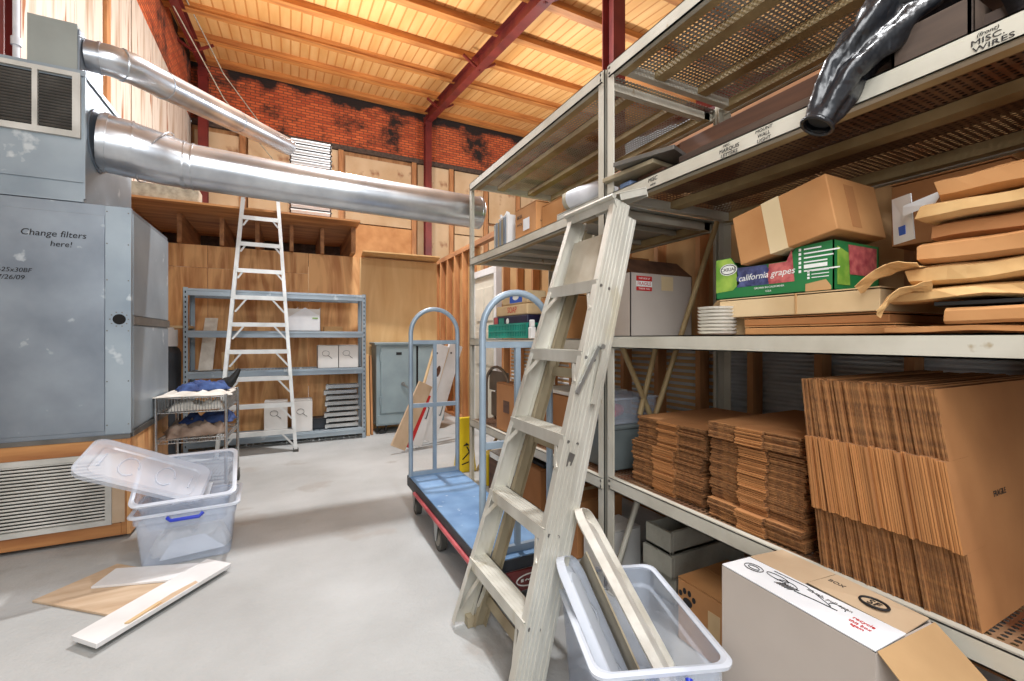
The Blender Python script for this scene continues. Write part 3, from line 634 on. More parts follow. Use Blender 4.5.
# boards leaning to the right, toward the rack post
def lean(name, label, p0, p1, wd, th, m, cat='board', org=None, face=(0.25, -1, 0)):
    p0, p1 = Vector(p0), Vector(p1); tt = (p1-p0).normalized(); n = Vector(face).normalized(); n = (n-tt*n.dot(tt)).normalized(); s = tt.cross(n).normalized()
    R = Matrix((s, tt, n)).transposed().to_4x4(); R.translation = p0
    t = thing(name, label, cat, p0)
    MB().box((-wd/2, 0, -th), (wd/2, (p1-p0).length, 0), M=R).build('panel', m, t, bevel=.003)
    return t, R
lean('tan_board', 'short tan board leaning in front of the white game boards', (1.17, 5.42, .065), (1.54, 5.5, .82), .20, .03, 'board_tan')
lean('red_board', 'bright red board leaning behind the short tan board', (1.285, 5.50, .05), (1.56, 5.54, .68), .13, .02, 'red')
for (lab, px, py, tx, hole) in (('white cornhole board with an oval hole and folding legs, leaning beside the tan board', 1.40, 5.54, 1.80, 1), ('white cornhole board leaning rightmost, edge toward the rack post', 1.63, 5.70, 2.05, 0)):
    t, R = lean('cornhole_board', lab, (px, py, .045), (tx, py+.1, 1.31), .21, .045, 'board_white')
    if hole:
        m = MB(); pts = [R @ Vector((.04+.032*math.cos(2*PI*k/20), .98+.075*math.sin(2*PI*k/20), .0005)) for k in range(20)]
        m.poly(pts, .002, R.to_3x3() @ Vector((0, 0, 1))); m.build('hole', 'brown_wood', t)
    m = MB(); m.tube([R @ Vector((.04, .36, .004)), R @ Vector((.04, .36, .03)), R @ Vector((.04, .50, .03)), R @ Vector((.04, .50, .004))], .008, n=8); m.build('handle', 'grey_bin', t)
    m = MB(); m.cyl(R @ Vector((-.05, 1.2, .0)), R @ Vector((-.05, 1.2, .006)), .014, n=12); m.build('bolt', 'galv_dark', t)
    m = MB(); m.box((-.1055, .03, -.047), (-.093, 1.25, .002), M=R); m.build('edge_strip', 'card_tan', t)
lean('blue_board', 'narrow pale blue board foot showing behind the white cornhole boards', (1.55, 5.80, .04), (1.86, 5.90, 1.0), .08, .02, 'bluegrey')

# yellow folded floor sign beside the rack post
t = thing('floor_sign', 'yellow folding floor sign with black marks standing beside the left rack post', 'sign', (1.680, 4.4, 0))
m = MB(); m.poly([(1.560, 4.36, 0), (1.760, 4.36, 0), (1.730, 4.42, .54), (1.590, 4.42, .54)], .012, (0, 1, .1)); m.build('front_panel', 'yellow', t, bevel=.004)
m = MB(); m.poly([(1.560, 4.50, 0), (1.760, 4.50, 0), (1.730, 4.44, .54), (1.590, 4.44, .54)], .012, (0, 1, -.1)); m.build('rear_panel', 'yellow', t, bevel=.004)
m = MB(); m.cyl((1.590, 4.435, .545), (1.730, 4.435, .545), .018, n=12); m.build('hinge', 'yellow', t)
m = MB(); m.poly([(1.620, 4.383, .27), (1.690, 4.383, .27), (1.660, 4.385, .30)], .003, (0, -1, 0)); m.bar((1.610, 4.375, .13), (1.690, 4.38, .2), .012, .004, (0, 1, 0)); m.bar((1.690, 4.38, .2), (1.660, 4.38, .26), .012, .004, (0, 1, 0)); m.bar((1.600, 4.37, .08), (1.680, 4.37, .1), .012, .004, (0, 1, 0)); m.build('symbol', 'ink', t)

# wire utility cart
WC = (-.72, 4.82, 0); WM = RZ(WC, math.radians(-3))
t = thing('wire_cart', 'chrome wire utility cart heaped with cloths beside the air handler', 'cart', WC)
hx, hy = .245, .30
for sx in (-1, 1):
    for sy in (-1, 1):
        p = Vector((sx*hx, sy*hy, 0)); m = MB(); m.cyl(WM @ (p+Vector((0, 0, .11))), WM @ (p+Vector((0, 0, .92))), .0125, n=12)
        for k in range(10): m.cyl(WM @ (p+Vector((0, 0, .2+k*.07))), WM @ (p+Vector((0, 0, .206+k*.07))), .0138, n=12)
        m.build('post', 'chrome', t)
        m = MB(); m.cyl(WM @ (p+Vector((-.012, .02, .06))), WM @ (p+Vector((.012, .02, .06))), .06, n=20); o = m.build('caster', 'rubber', t)
        m = MB(); m.bar(WM @ (p+Vector((-.018, .015, .06))), WM @ (p+Vector((-.018, .0, .125))), .004, .035, (0, 1, 0)); m.bar(WM @ (p+Vector((.018, .015, .06))), WM @ (p+Vector((.018, .0, .125))), .004, .035, (0, 1, 0)); m.build('fork', 'chrome', o)
def wire_shelf(z, deep):
    m = MB()
    for zz in ((z, z-deep) if deep else (z, z-.03)):
        for a, b in (((-hx, -hy), (hx, -hy)), ((hx, -hy), (hx, hy)), ((hx, hy), (-hx, hy)), ((-hx, hy), (-hx, -hy))):
            m.cyl(WM @ Vector((a[0], a[1], zz)), WM @ Vector((b[0], b[1], zz)), .005, n=8)
    zb = z-deep if deep else z
    for k in range(20): x = -hx+.012+k*(2*hx-.024)/19; m.cyl(WM @ Vector((x, -hy, zb)), WM @ Vector((x, hy, zb)), .0025, n=6)
    h = deep or .03
    for k in range(24):
        x = -hx+k*2*hx/23
        for yy in (-hy, hy): m.cyl(WM @ Vector((x, yy, z-h)), WM @ Vector((x, yy, z)), .0025, n=6)
        y = -hy+k*2*hy/23
        for xx in (-hx, hx): m.cyl(WM @ Vector((xx, y, z-h)), WM @ Vector((xx, y, z)), .0025, n=6)
    m.build('wire_shelf', 'chrome', t)
wire_shelf(.90, .12); wire_shelf(.56, 0); wire_shelf(.22, 0)
def cloth(name, label, c, sx, sy, sz, m, rz=0, cat='cloth', seed=0, n=26):
    mb = MB(); R = Matrix.Rotation(rz, 3, 'Z'); vs_ = []; fs = []
    for i in range(n+1):
        for j in range(n+1):
            u, v = i/n*2-1, j/n*2-1; r = max(abs(u), abs(v)); edge = 1-max(0, (r-.7)/.3)**2
            q = Vector((u*3.0+seed, v*3.0, seed*1.7))
            h = (.45+.55*edge)*sz*(.62+.75*noise.noise(q)+.3*noise.noise(q*2.7))*edge
            wob = noise.noise_vector(q*.9)*.12
            p = R @ Vector((u*sx+wob.x*sx, v*sy+wob.y*sy, max(h, .004))); vs_.append(p+Vector(c))
    for i in range(n):
        for j in range(n): a = i*(n+1)+j; fs.append((a, a+n+1, a+n+2, a+1))
    mb.add(vs_, fs, 0, True); o = mb.build(name, m, org=c)
    md = o.modifiers.new('shell', 'SOLIDIFY'); md.thickness = .006; md.offset = 1
    return tag(o, label, cat)
cloth('folded_sheet', 'white folded sheet covering the top of the wire cart', (-.72, 4.82, .905), .26, .31, .03, 'cloth_white', seed=2)
cloth('blue_shirt', 'crumpled blue cloth on top of the white sheet on the wire cart', (-.70, 4.86, .93), .19, .13, .07, 'denim', .3, seed=5)
cloth('taupe_cloth', 'taupe cloth bunched on the middle shelf of the wire cart', (-.74, 4.78, .563), .22, .22, .10, 'cloth_taupe', .2, seed=9)
cloth('blue_jeans', 'dark blue denim spread along the middle shelf of the wire cart', (-.68, 4.92, .63), .21, .13, .08, 'denim', -.1, seed=12)
cloth('packet_pile', 'pale patterned packet inside the top basket of the wire cart', (-.72, 4.72, .785), .2, .16, .07, 'cloth_white', .1, seed=15)
m = MB(); m.tube([(-.62, 5.06, .93), (-.54, 5.06, .97), (-.5, 5.05, 1.0), (-.46, 5.05, 1.06), (-.44, 5.05, 1.10)], [.05, .06, .04, .022, .015], n=10, rough=.012)
tag(m.build('black_bag', 'black', org=(-.52, 5.06, .93)), 'black bag with a raised strap at the back corner of the wire cart', 'bag')

# ================================================================== CLEAR BINS ON THE FLOOR
def bin_shell(name, lab, c, L, W, Hh, M, mats=('clear', 'clear_rim'), taper=.06, handle=True, group=None, rib=True):
    """open tub: thin tapered walls, rolled rim, recessed handles. L along local x, W along local y."""
    t = thing(name, lab, 'bin', c, group)
    m = MB(); n = 8
    def ring(k, f, ins):
        lx, wy = L/2-taper*(1-f)*.5-ins, W/2-taper*(1-f)*.5-ins; r = .045; pts = []
        for (cx_, cy_, a0) in ((lx-r, wy-r, 0), (-lx+r, wy-r, 90), (-lx+r, -wy+r, 180), (lx-r, -wy+r, 270)):
            for q in range(5): a = math.radians(a0+q*22.5); pts.append(M @ Vector((cx_+r*math.cos(a), cy_+r*math.sin(a), k)))
        return pts
    outs = [ring(.0, 0, .0), ring(Hh*.5, .5, 0), ring(Hh*.8, .8, 0), ring(Hh*.82, .85, -.008), ring(Hh, 1, -.008)]
    ins_ = [ring(Hh, 1, -.004), ring(Hh*.83, .85, -.004), ring(Hh*.8, .8, .004), ring(Hh*.5, .5, .004), ring(.006, 0, .004)]
    rs = outs+ins_; nn = 20; vs_ = [p for r_ in rs for p in r_]; fs = []
    for i in range(len(rs)-1):
        for k in range(nn): fs.append((i*nn+k, i*nn+(k+1) % nn, (i+1)*nn+(k+1) % nn, (i+1)*nn+k))
    fs.append(tuple(range(nn))); fs.append(tuple(range((len(rs)-1)*nn, len(rs)*nn)))
    m.add(vs_, fs, 0, False); m.build('tub', mats[0], t)
    rim = [ring(Hh-.012, 1, -.008), ring(Hh-.012, 1, -.024), ring(Hh, 1, -.026), ring(Hh+.004, 1, -.014), ring(Hh, 1, -.002)]
    vs_ = [p for r_ in rim for p in r_]; fs = []
    for i in range(5):
        for k in range(nn): fs.append((i*nn+k, i*nn+(k+1) % nn, ((i+1) % 5)*nn+(k+1) % nn, ((i+1) % 5)*nn+k))
    MB().add(vs_, fs).build('rim', mats[1], t)
    return t
c = (-.585, 3.57, 0); A = math.radians(2.5)
Mb = RZ(c, A)
t = bin_shell('storage_bin', 'clear plastic storage bin with a blue handle on the floor by the air handler', c, .52, .42, .335, Mb @ Matrix.Translation((0, 0, .004)))
m = MB(); m.tube([Mb @ Vector((-.09, -.236, .315)), Mb @ Vector((-.07, -.25, .298)), Mb @ Vector((.07, -.25, .298)), Mb @ Vector((.09, -.236, .315))], .011, n=8); m.build('handle', 'blue_handle', t)
m = MB(); m.poly([Mb @ Vector(p) for p in ((-.14, -.16, .03), (.2, -.17, .05), (.08, -.1, .13), (-.08, -.1, .12))], .003, (0, .3, 1))
tag(m.build('paper_sheet', 'paper_white', org=c), 'folded white paper lying in the bottom of the clear bin with the blue handle', 'paper')
cloth('pastel_cloth', 'pale pastel cloth heaped in the bottom of the clear bin', (-.585, 3.61, .02), .2, .13, .15, 'cloth_white', .1, seed=21)
c2 = (-.60, 3.64, .27)
M2 = Matrix.Translation(c2) @ Matrix.Rotation(math.radians(4), 4, 'Z') @ Matrix.Rotation(math.radians(27), 4, 'X')
bin_shell('storage_bin', 'second clear plastic bin nested tilted inside the bin with the blue handle', c2, .49, .40, .27, M2)
m = MB(); m.poly([M2 @ Vector(p) for p in ((-.1, .02, .012), (.1, .04, .012), (.12, .14, .05), (-.08, .14, .04))], .004, (0, 0, 1))
tag(m.build('paper_sheet', 'paper_white', org=c2), 'crumpled white paper lying in the upper tilted clear bin', 'paper')
# lid lying across the nested bins
ax = Vector((.62, .05, -.30)).normalized(); ay = Vector((.25, .93, .22)); ay = (ay-ax*ay.dot(ax)).normalized(); az = ax.cross(ay)
ML = Matrix((ax, ay, az)).transposed().to_4x4(); ML.translation = (-.795, 3.52, .57)
t = thing('bin_lid', 'clear plastic bin lid lying askew across the nested bins, one end in the air', 'lid', (-.83, 3.5, .565))
def rr(lx, wy, r, z, q=6):
    pts = []
    for (cx_, cy_, a0) in ((lx-r, wy-r, 0), (-lx+r, wy-r, 90), (-lx+r, -wy+r, 180), (lx-r, -wy+r, 270)):
        for k in range(q+1): a = math.radians(a0+k*90/q); pts.append(Vector((cx_+r*math.cos(a), cy_+r*math.sin(a), z)))
    return pts
def lid_mesh(Mx, parent, lx=.33, wy=.20, mname='clear_lid'):
    m = MB(); rings = [rr(lx, wy, .07, -.03), rr(lx+.008, wy+.008, .075, 0), rr(lx-.008, wy-.008, .065, .008), rr(lx-.05, wy-.05, .05, -.006), rr(lx-.06, wy-.06, .045, -.014)]
    nn = len(rings[0]); vs_ = [Mx @ p for r_ in rings for p in r_]; fs = [(i*nn+k, i*nn+(k+1) % nn, (i+1)*nn+(k+1) % nn, (i+1)*nn+k) for i in range(4) for k in range(nn)]+[tuple(range(4*nn, 5*nn))]
    m.add(vs_, fs); m.build('lid_panel', mname, parent, shell=.003)
    m = MB()
    for s in (-1, 1):
        m.tube([Mx @ Vector((s*(lx-.09), .06*q, -.010)) for q in (-1, 0, 1)], .006, n=6); m.tube([Mx @ Vector((s*.1+.05*math.cos(k*.5), .09*math.sin(k*.5), -.011)) for k in range(12)], .005, n=6)
    m.build('emboss', mname, parent)
lid_mesh(ML, t, .33, .19)

# loose board scraps on the floor
def scrap(name, label, pts, th, z, m, extra=None):
    t = thing(name, label, 'board', (pts[0][0], pts[0][1], z))
    MB().poly([(p[0], p[1], z) for p in pts], th, (0, 0, 1)).build('board', m, t, bevel=.002); return t
scrap('tan_scrap', 'wide tan board scrap lying flat on the concrete, undermost of three', [(-1.22, 3.235), (-.80, 2.885), (-.57, 3.2), (-.95, 3.53)], .012, .001, 'board_tan')
t = scrap('white_scrap', 'short white board strip lying on the wide tan scrap', [(-.985, 3.235), (-.62, 3.13), (-.45, 3.27), (-.93, 3.43)], .012, .0135, 'board_white')
t = scrap('white_scrap', 'long white board strip with torn facing lying nearest on the floor', [(-.89, 2.70), (-.765, 2.575), (-.315, 3.14), (-.455, 3.27)], .022, .026, 'board_white')
MB().poly([(-.70, 2.70, .0481), (-.60, 2.79, .0481), (-.455, 2.975, .0481), (-.47, 3.0, .0481), (-.56, 2.91, .0481)], .0006, (0, 0, 1)).build('torn_patch', 'board_tan', t)
MB().poly([(-.7, 2.695, .049), (-.6, 2.84, .049), (-.585, 2.825, .049), (-.68, 2.69, .049)], .006, (0, 0, 1)).build('peeled_strip', 'card_tan', t)
# ================================================================== PLATFORM CART
t = thing('platform_cart', 'blue-decked platform cart with tall arched grey handles at both ends', 'cart', (1.1, 2.84, 0))
cx0, cx1, cy0, cy1 = .865, 1.30, 2.03, 3.67
MB().box((cx0+.006, cy0+.006, .25), (cx1-.006, cy1-.006, .273)).build('deck', 'cart_deck', t, bevel=.003)
m = MB()
m.box((cx0, cy0, .185), (cx0+.03, cy1, .268)); m.box((cx1-.03, cy0, .185), (cx1, cy1, .268)); m.box((cx0+.03, cy0, .207), (cx1-.03, cy0+.03, .268)); m.box((cx0+.03, cy1-.03, .185), (cx1-.03, cy1, .268)); m.box((cx0+.03, 2.75, .185), (cx1-.03, 2.85, .24)); m.build('deck_frame', 'cart_frame', t, bevel=.004)
m = MB(); m.tube([(cx0-.006, cy0, .2), (cx0-.006, 3.4, .2)], .014, n=10); m.build('bumper', 'bumper', t)
for yy in (3.61, 2.10):
    m = MB(); xl, xr = .882, 1.282; xc = (xl+xr)/2; r = (xr-xl)/2; ztop = 1.44
    pts = [(xl, yy, .26), (xl, yy, .8), (xl, yy, 1.3)]+[(xc-r*math.cos(a*PI/16), yy, ztop+r*math.sin(a*PI/16)) for a in range(17)]+[(xr, yy, 1.3), (xr, yy, .8), (xr, yy, .26)]
    m.tube(pts, .018, n=14); o = m.build('handle', 'cart_tube', t)
    for zc in (1.365, .845, .289): MB().bar((xl, yy, zc), (xr, yy, zc), .025, .033).build('crossbar', 'cart_tube', o)
    m = MB(); m.bar((xc, yy, .27), (xc, yy, 1.365), .03, .02, (0, 1, 0)); m.build('centre_bar', 'cart_tube', o)
m = MB(); m.box((.90, cy0-.012, .10), (1.27, cy0+.004, .205)); m.build('name_plate', 'maroon', t, bevel=.003)
m = MB(); m.tube([(1.115+.08*math.cos(k*PI/12), cy0-.0135, .152+.03*math.sin(k*PI/12)) for k in range(25)], .0035, n=6, caps=False); m.box((1.06, cy0-.0135, .145), (1.075, cy0-.012, .16)); m.tube([(1.085+.01*k, cy0-.0135, .15+.006*(k % 2)) for k in range(9)], .003, n=6); m.build('logo', 'white_ink', t)
def caster(x, y, r, side):
    m = MB(); m.cyl((x-.02, y, r), (x+.02, y, r), r, n=28); o = m.build('wheel', 'rubber', t)
    m = MB(); m.cyl((x-.023, y, r), (x+.023, y, r), r*.62, n=24); m.cyl((x-.03, y, r), (x+.03, y, r), r*.16, n=12); m.build('hub', 'wheel', o)
    m = MB()
    for s in (-1, 1): m.poly([(x+s*.03, y-.012, r-.02), (x+s*.03, y+.012, r-.02), (x+s*.03, y+.05, .19), (x+s*.03, y-.05, .19)], .004, (s, 0, 0))
    m.box((x-.04, y-.05, .182), (x+.04, y+.05, .188)); m.build('fork', 'steel_bar', o)
for xx in (.91, 1.25): caster(xx, 3.5, .062, 1); caster(xx, 2.2, .062, 1)
for xx in (.89, 1.27): caster(xx, 2.84, .085, 1)

# ================================================================== FOREGROUND LADDER (folded, leaning on the rack)
def front_ladder():
    t = thing('step_ladder', 'battered folded aluminium stepladder leaning on the rack over the platform cart', 'ladder', (.75, 1.75, 0))
    s = .305; L = Vector((s, 0, 1)).normalized(); D = Vector((1, 0, -s)).normalized()   # L up the ladder, D across its depth
    def P(z, y, d=0): return Vector((.69+s*z, y, z))+D*d
    zt = 2.03
    yl = lambda z: 2.055-.11*z/zt; yr = lambda z: 1.445+.135*z/zt
    def prof(wd, fl, ridges, sgn):   # channel: web in depth direction, flanges toward the inside
        q = [(0, 0)]; n = ridges
        for k in range(n):
            a = wd*k/n; b_ = wd*(k+1)/n; q += [(a+.15*(b_-a), 0), (a+.25*(b_-a), -.0035*sgn), (a+.75*(b_-a), -.0035*sgn), (a+.85*(b_-a), 0)]
        q += [(wd, 0), (wd, fl*sgn), (wd-.004, fl*sgn), (wd-.004, .005*sgn), (.004, .005*sgn), (.004, fl*sgn), (0, fl*sgn)]
        return q
    for sgn, yf in ((1, yr), (-1, yl)):
        p0, p1 = P(.03, yf(0)), P(zt, yf(zt))
        m = MB(); m.sweep(p0, p1, prof(.09, .034, 5, sgn), D, (0, 1, 0)); m.build('rail', 'alu', t)
        m = MB(); ya = yf(0)+.03*sgn if sgn < 0 else yf(0); q0, q1 = P(.06, yf(0)+(.012 if sgn > 0 else -.045), .093), P(zt-.04, yf(zt)+.012*sgn, .093)
        q0 = q0+L*(-.02)
        m.sweep(q0, q1, prof(.06, .03, 3, sgn), D, (0, 1, 0)); m.build('rear_leg', 'alu_dull' if sgn < 0 else 'alu', t)
        m = MB(); f = P(.0, yf(0), .1); f.z = 0; m.box((f.x-.02, f.y-.05 if sgn < 0 else f.y-.005, .002), (f.x+.06, f.y+.0 if sgn < 0 else f.y+.05, .05)); m.build('foot', 'alu_dull', t)
    zs = (.33, .655, 1.005, 1.345, 1.655)
    for k, z in enumerate(zs):
        a, b = yl(z)-.003, yr(z)+.003
        m = MB(); x = .69+s*z
        m.box((x-.004, b, z-.004), (x+.085, a, z)); m.box((x-.006, b, z-.052), (x-.001, a, z+.001)); m.box((x+.08, b, z-.03), (x+.085, a, z))
        for q in range(5): m.box((x+.008+q*.016, b, z), (x+.014+q*.016, a, z+.002))
        m.build('step', 'alu', t)
        if k == 0: bars = [((x+.02, a-.10, z-.045), P(.10, yl(.1)-.01, .02)), ((x+.02, b+.10, z-.045), P(.05, yr(.05)+.02, .02)), ((x+.07, a-.10, z-.03), P(.08, yl(.1)-.03, .1)), ((x+.07, b+.12, z-.03), P(.08, yr(.1)+.03, .1))]
        else: bars = [((x+.005, a-.075, z-.045), (x-.04, a-.006, z-.13)), ((x+.005, b+.075, z-.045), (x-.04, b+.006, z-.13))]
        for p, q in bars: MB().bar(p, q, .021, .006, (1, 0, 0)).build('brace', 'alu', t)
    for z in (.16, .94, 1.27):
        m = MB(); a, b = P(z, yl(z)-.05, .13), P(z, yr(z)+.04, .13); m.bar(a, b, .006, .045, L); m.build('rear_rung', 'alu_dull', t)
    # folded pail shelf
    m = MB(); c = P(1.79, 0, .06); a, b = yl(1.8)-.03, yr(1.8)+.06
    m.sweep((c.x, a, c.z), (c.x, b, c.z), [(-.125, -.004), (.125, -.004), (.125, .004), (-.125, .004)], L, D)
    m.build('pail_shelf', 'pail_tan', t)
    m = MB(); m.sweep((c.x, b, c.z), (c.x, b-.05, c.z), [(-.13, -.012), (.13, -.012), (.13, .012), (-.13, .012)], L, D); m.build('shelf_bracket', 'alu', t)
    # top cap, tipped as the ladder is folded
    C_ = Vector((.94, 0, .30)).normalized(); U = Vector((-.30, 0, .94)).normalized()
    o = P(2.035, 0, -.014)
    def tp(a, y, b_): return o+C_*a+U*b_+Vector((0, y, 0))
    m = MB(); y0_, y1_ = yr(2.03)-.012, yl(2.03)+.012
    def bx(a0, a1, ya, yb, b0, b1): m.add([tp(*q) for q in ((a0, ya, b0), (a1, ya, b0), (a1, yb, b0), (a0, yb, b0), (a0, ya, b1), (a1, ya, b1), (a1, yb, b1), (a0, yb, b1))], BOX_F)
    bx(0, .19, y0_, y1_, 0, .006); bx(-.006, -.0005, y0_, y1_, -.05, .006); bx(.19, .196, y0_, y1_, -.04, .006); bx(.03, .19, y0_, y0_+.004, -.03, -.0005); bx(.03, .19, y1_-.004, y1_, -.03, -.0005)
    m.tube([tp(-.004, y0_, -.002), tp(-.004, y1_, -.002)], .012, n=8)
    m.build('top_cap', 'alu', t, bevel=.002)
    # loose spreader arms hanging from the near rail
    m = MB(); h = P(1.385, yr(1.385)-.012, .075); m.cyl(h, h+Vector((0, -.02, 0)), .012, n=12)
    m.bar(h+Vector((-.02, -.012, 0)), h+Vector((-.13, -.012, -.19)), .016, .01, (0, 1, 0)); m.build('spreader', 'steel_bar', t)
    m = MB(); m.bar(h+Vector((.01, -.014, -.02)), h+Vector((-.05, -.014, -.24)), .022, .008, (0, 1, 0)); m.build('spreader', 'alu', t)
    m = MB()
    for sgn, yf in ((1, yr), (-1, yl)):
        for z in zs:
            for dd in (.02, .065):
                p = P(z-.02, yf(z), dd); m.cyl(p, p+Vector((0, -.006*sgn, 0)), .007, n=10)
    m.build('rivets', 'galv_dark', t)
    for z, dd in ((.92, .045),):
        m = MB(); p = P(z, yr(z)-.0045, dd); m.poly([p+L*.03+D*(-.012), p+L*.025+D*.018, p+L*(-.02)+D*.014, p+L*(-.03)+D*(-.014)], .0006, (0, -1, 0)); m.build('tar_spot', 'galv_dark', t)
front_ladder()

# ================================================================== STORAGE RACKS
RF, RB = 1.57, 2.52
def rack(name, label, ya, yb, levels, deckm, ends):
    """levels: (z_far_end, z_mid); ya < yb"""
    t = thing(name, label, 'rack', ((RF+RB)/2, (ya+yb)/2, 0))
    for yy, s in ((ya, 1), (yb, -1)):
        for xx, q in ((RF, 1), (RB, -1)):
            m = MB(); m.box((xx, yy, 0), (xx+.006*q, yy+.055*s, 2.9)); m.box((xx, yy, 0), (xx+.05*q, yy+.005*s, 2.9)); m.box((xx-.01, yy-.01, 0), (xx+.06*q, yy+.06*s, .006))
            m.build('post', 'rack_paint', t)
            m = MB()
            for z, _ in levels:
                for dz in (-.02, -.05): m.cyl((xx-.006*q, yy+.028*s, z+dz), (xx, yy+.028*s, z+dz), .008, n=8)
            m.build('bolts', 'galv_dark', t)
        # end-frame cross bracing
        if ends[0 if s == 1 else 1]:
            for (pa, pb, mm) in ends[0 if s == 1 else 1]:
                m = MB(); m.tube([(pa[0], yy+.014*s, pa[1]), (pb[0], yy+.014*s, pb[1])], .016, n=8); m.build('brace', mm, t)
    for i, (z, zm) in enumerate(levels):
        ym = (ya+yb)/2
        for xx, q in ((RF, 1), (RB, -1)):
            m = MB()
            for (p, zp, r, zr) in ((ya+.02, z, ym, zm), (ym, zm, yb-.02, z)):
                for (dx0, dx1, dz0, dz1) in ((-.006, .004, -.066, 0), (-.006, .03, -.005, 0), (-.006, .03, -.066, -.061)):
                    m.sweep((xx, p, zp), (xx, r, zr), [(dx0*q, dz0), (dx1*q, dz0), (dx1*q, dz1), (dx0*q, dz1)], (1, 0, 0), (0, 0, 1))
            m.build('beam', 'rack_paint', t)
            m = MB()      # tan timber lining behind the steel lip
            for (p, zp, r, zr) in ((ya+.06, z, ym, zm), (ym, zm, yb-.06, z)):
                m.sweep((xx+.032*q, p, zp), (xx+.032*q, r, zr), [(0, -.062), (.05*q, -.062), (.05*q, -.012), (0, -.012)], (1, 0, 0), (0, 0, 1))
            m.build('deck_rail', 'rack_in', t)
        for yy, s in ((ya, 1), (yb, -1)):
            MB().box((RF+.01, yy+.06*s, z-.06), (RB-.01, yy+.10*s, z-.012)).build('end_bar', 'rack_paint', t)
        if deckm[i] != 'deck_white':
            for xx in ((1.86, 2.2) if i == 3 else (1.98,)):
                m = MB()
                for (p, zp, r, zr) in ((ya+.1, z, ym, zm), (ym, zm, yb-.1, z)): m.sweep((xx, p, zp), (xx, r, zr), [(-.035, -.05), (.035, -.05), (.035, -.012), (-.035, -.012)], (1, 0, 0), (0, 0, 1))
                m.build('support_bar', 'rack_in', t)
        else:
            for k in range(5):
                MB().box((RF+.03, ya+.3+k*.35, z-.045), (RB-.03, ya+.33+k*.35, z-.012)).build('support_bar', 'rack_paint', t)
        m = MB()
        for (p, zp, r, zr) in ((ya+.02, z, ym, zm), (ym, zm, yb-.02, z)): m.sweep((0, p, zp), (0, r, zr), [(RF+.006, -.0065), (RB-.006, -.0065), (RB-.006, -.005), (RF+.006, -.005)], (1, 0, 0), (0, 0, 1))
        m.build('shelf_deck', deckm[i], t)
    return t
RL = [(.615, .612), (1.395, 1.39), (2.17, 2.165), (2.90, 2.90)]
RR = [(.638, .636), (1.412, 1.412), (2.19, 2.185), (2.90, 2.90)]
rack('storage_rack', 'cream steel storage rack nearest the back wall, behind the platform cart', 1.985, 4.07, RL, ['perf_rust', 'deck_white', 'deck_white', 'perf'], ([((1.97, 1.36), (1.84, .95), 'rack_in'), ((1.70, 1.36), (2.04, .72), 'rack_in'), ((1.86, .55), (1.68, .1), 'rack_paint')], [((1.95, .52), (1.64, .1), 'rack_in')]))
rk = rack('storage_rack', 'cream steel storage rack in front, loaded with stacks of flattened cardboard', -.5, 1.965, RR, ['perf_rust', 'perf_rust', 'perf_rust', 'perf'], ([], [((2.44, 2.14), (1.85, .80), 'rack_in'), ((1.82, .56), (1.62, .1), 'rack_paint')]))
def hand(body, y, z, size, shear=.1, w=1): text('lettering', body, (RF-.0075, y, z), (0, -1, 0), (0, 0, 1), size, 'ink', rk, w, shear)
hand('(front)', .462, 2.169, .014, .2, 1.1); hand('MISC.', .462, 2.152, .02, 0, 1.3); hand('WIRES', .452, 2.134, .019, 0, 1.4)
for (body, y, z, s) in (('MISC.', 1.205, 2.172, .014), ('MARQUIS', 1.195, 2.154, .021), ('LETTERS', 1.195, 2.134, .02), ('MOUNT', 1.05, 2.171, .018), ('WALL', 1.05, 2.152, .018), ('LIGHT', 1.05, 2.133, .019), ('MISC', 1.61, 2.165, .028), ('wire', 1.61, 2.142, .02)): hand(body, y, z, s)
# ================================================================== FLATTENED CARTONS
def flat_box_mesh():
    """a flattened carton lying down: front edge at x=0 toward -X, y in [-.5,.5] scaled by W; two plies, three flap sections"""
    return None
def flat_box(z, y0, y1, x0, x1, th, k, label, group, tilt=0.0):
    W = y1-y0; m = MB(); gap = th*.12
    j = random.uniform(-.006, .006)
    secs = [(0, .34, 0), (.345, .64, -.014), (.645, 1.0, .002)]
    for (a, b, dx) in secs:
        smooth = dx < -.01
        for q in (0, 1):
            za = z+q*th*.5; e = 1 if not smooth else 2
            off = random.uniform(-.004, .004)
            m.box((x0+dx+j+off, y0+a*W, za+gap/2), (x0+.12, y0+b*W, za+th*.5-gap/2), mis=[0, 0, 1, 1, 1, e])
    m.box((x0+.12, y0, z), (x1, y1, z+th*.96), mis=[0, 0, 1, 1, 1, 1])
    if tilt:
        M = Matrix.Translation((x0, (y0+y1)/2, z)) @ Matrix.Rotation(tilt, 4, 'Z') @ Matrix.Translation((-x0, -(y0+y1)/2, -z)); m.v = [M @ p for p in m.v]
    o = m.build('flattened_carton', ['card', 'card_edge', 'card_fold'], org=(x0+.3, (y0+y1)/2, z))
    return tag(o, label, 'cardboard', group)
def shelf_z(y): return .633
zb = shelf_z(1.62)+.002
z = zb; n = 29
for k in range(n):
    dy = random.uniform(-.008, .008) + (.02 if 10 < k < 16 else 0) - (.0 if k < 18 else .012)
    lab = 'flattened brown carton within the left low stack on the lower rack shelf'
    if k == n-1: lab = 'topmost flattened carton of the left low stack on the lower rack shelf'
    flat_box(z, 1.395+dy, 1.85+dy*.6-(.03 if k > 18 else 0), 1.655, 2.25, .0118, k, lab, 'flattened cartons in the left low stack', random.uniform(-.012, .012)); z += .0122
zb = shelf_z(1.15)+.002; z = zb; n = 31
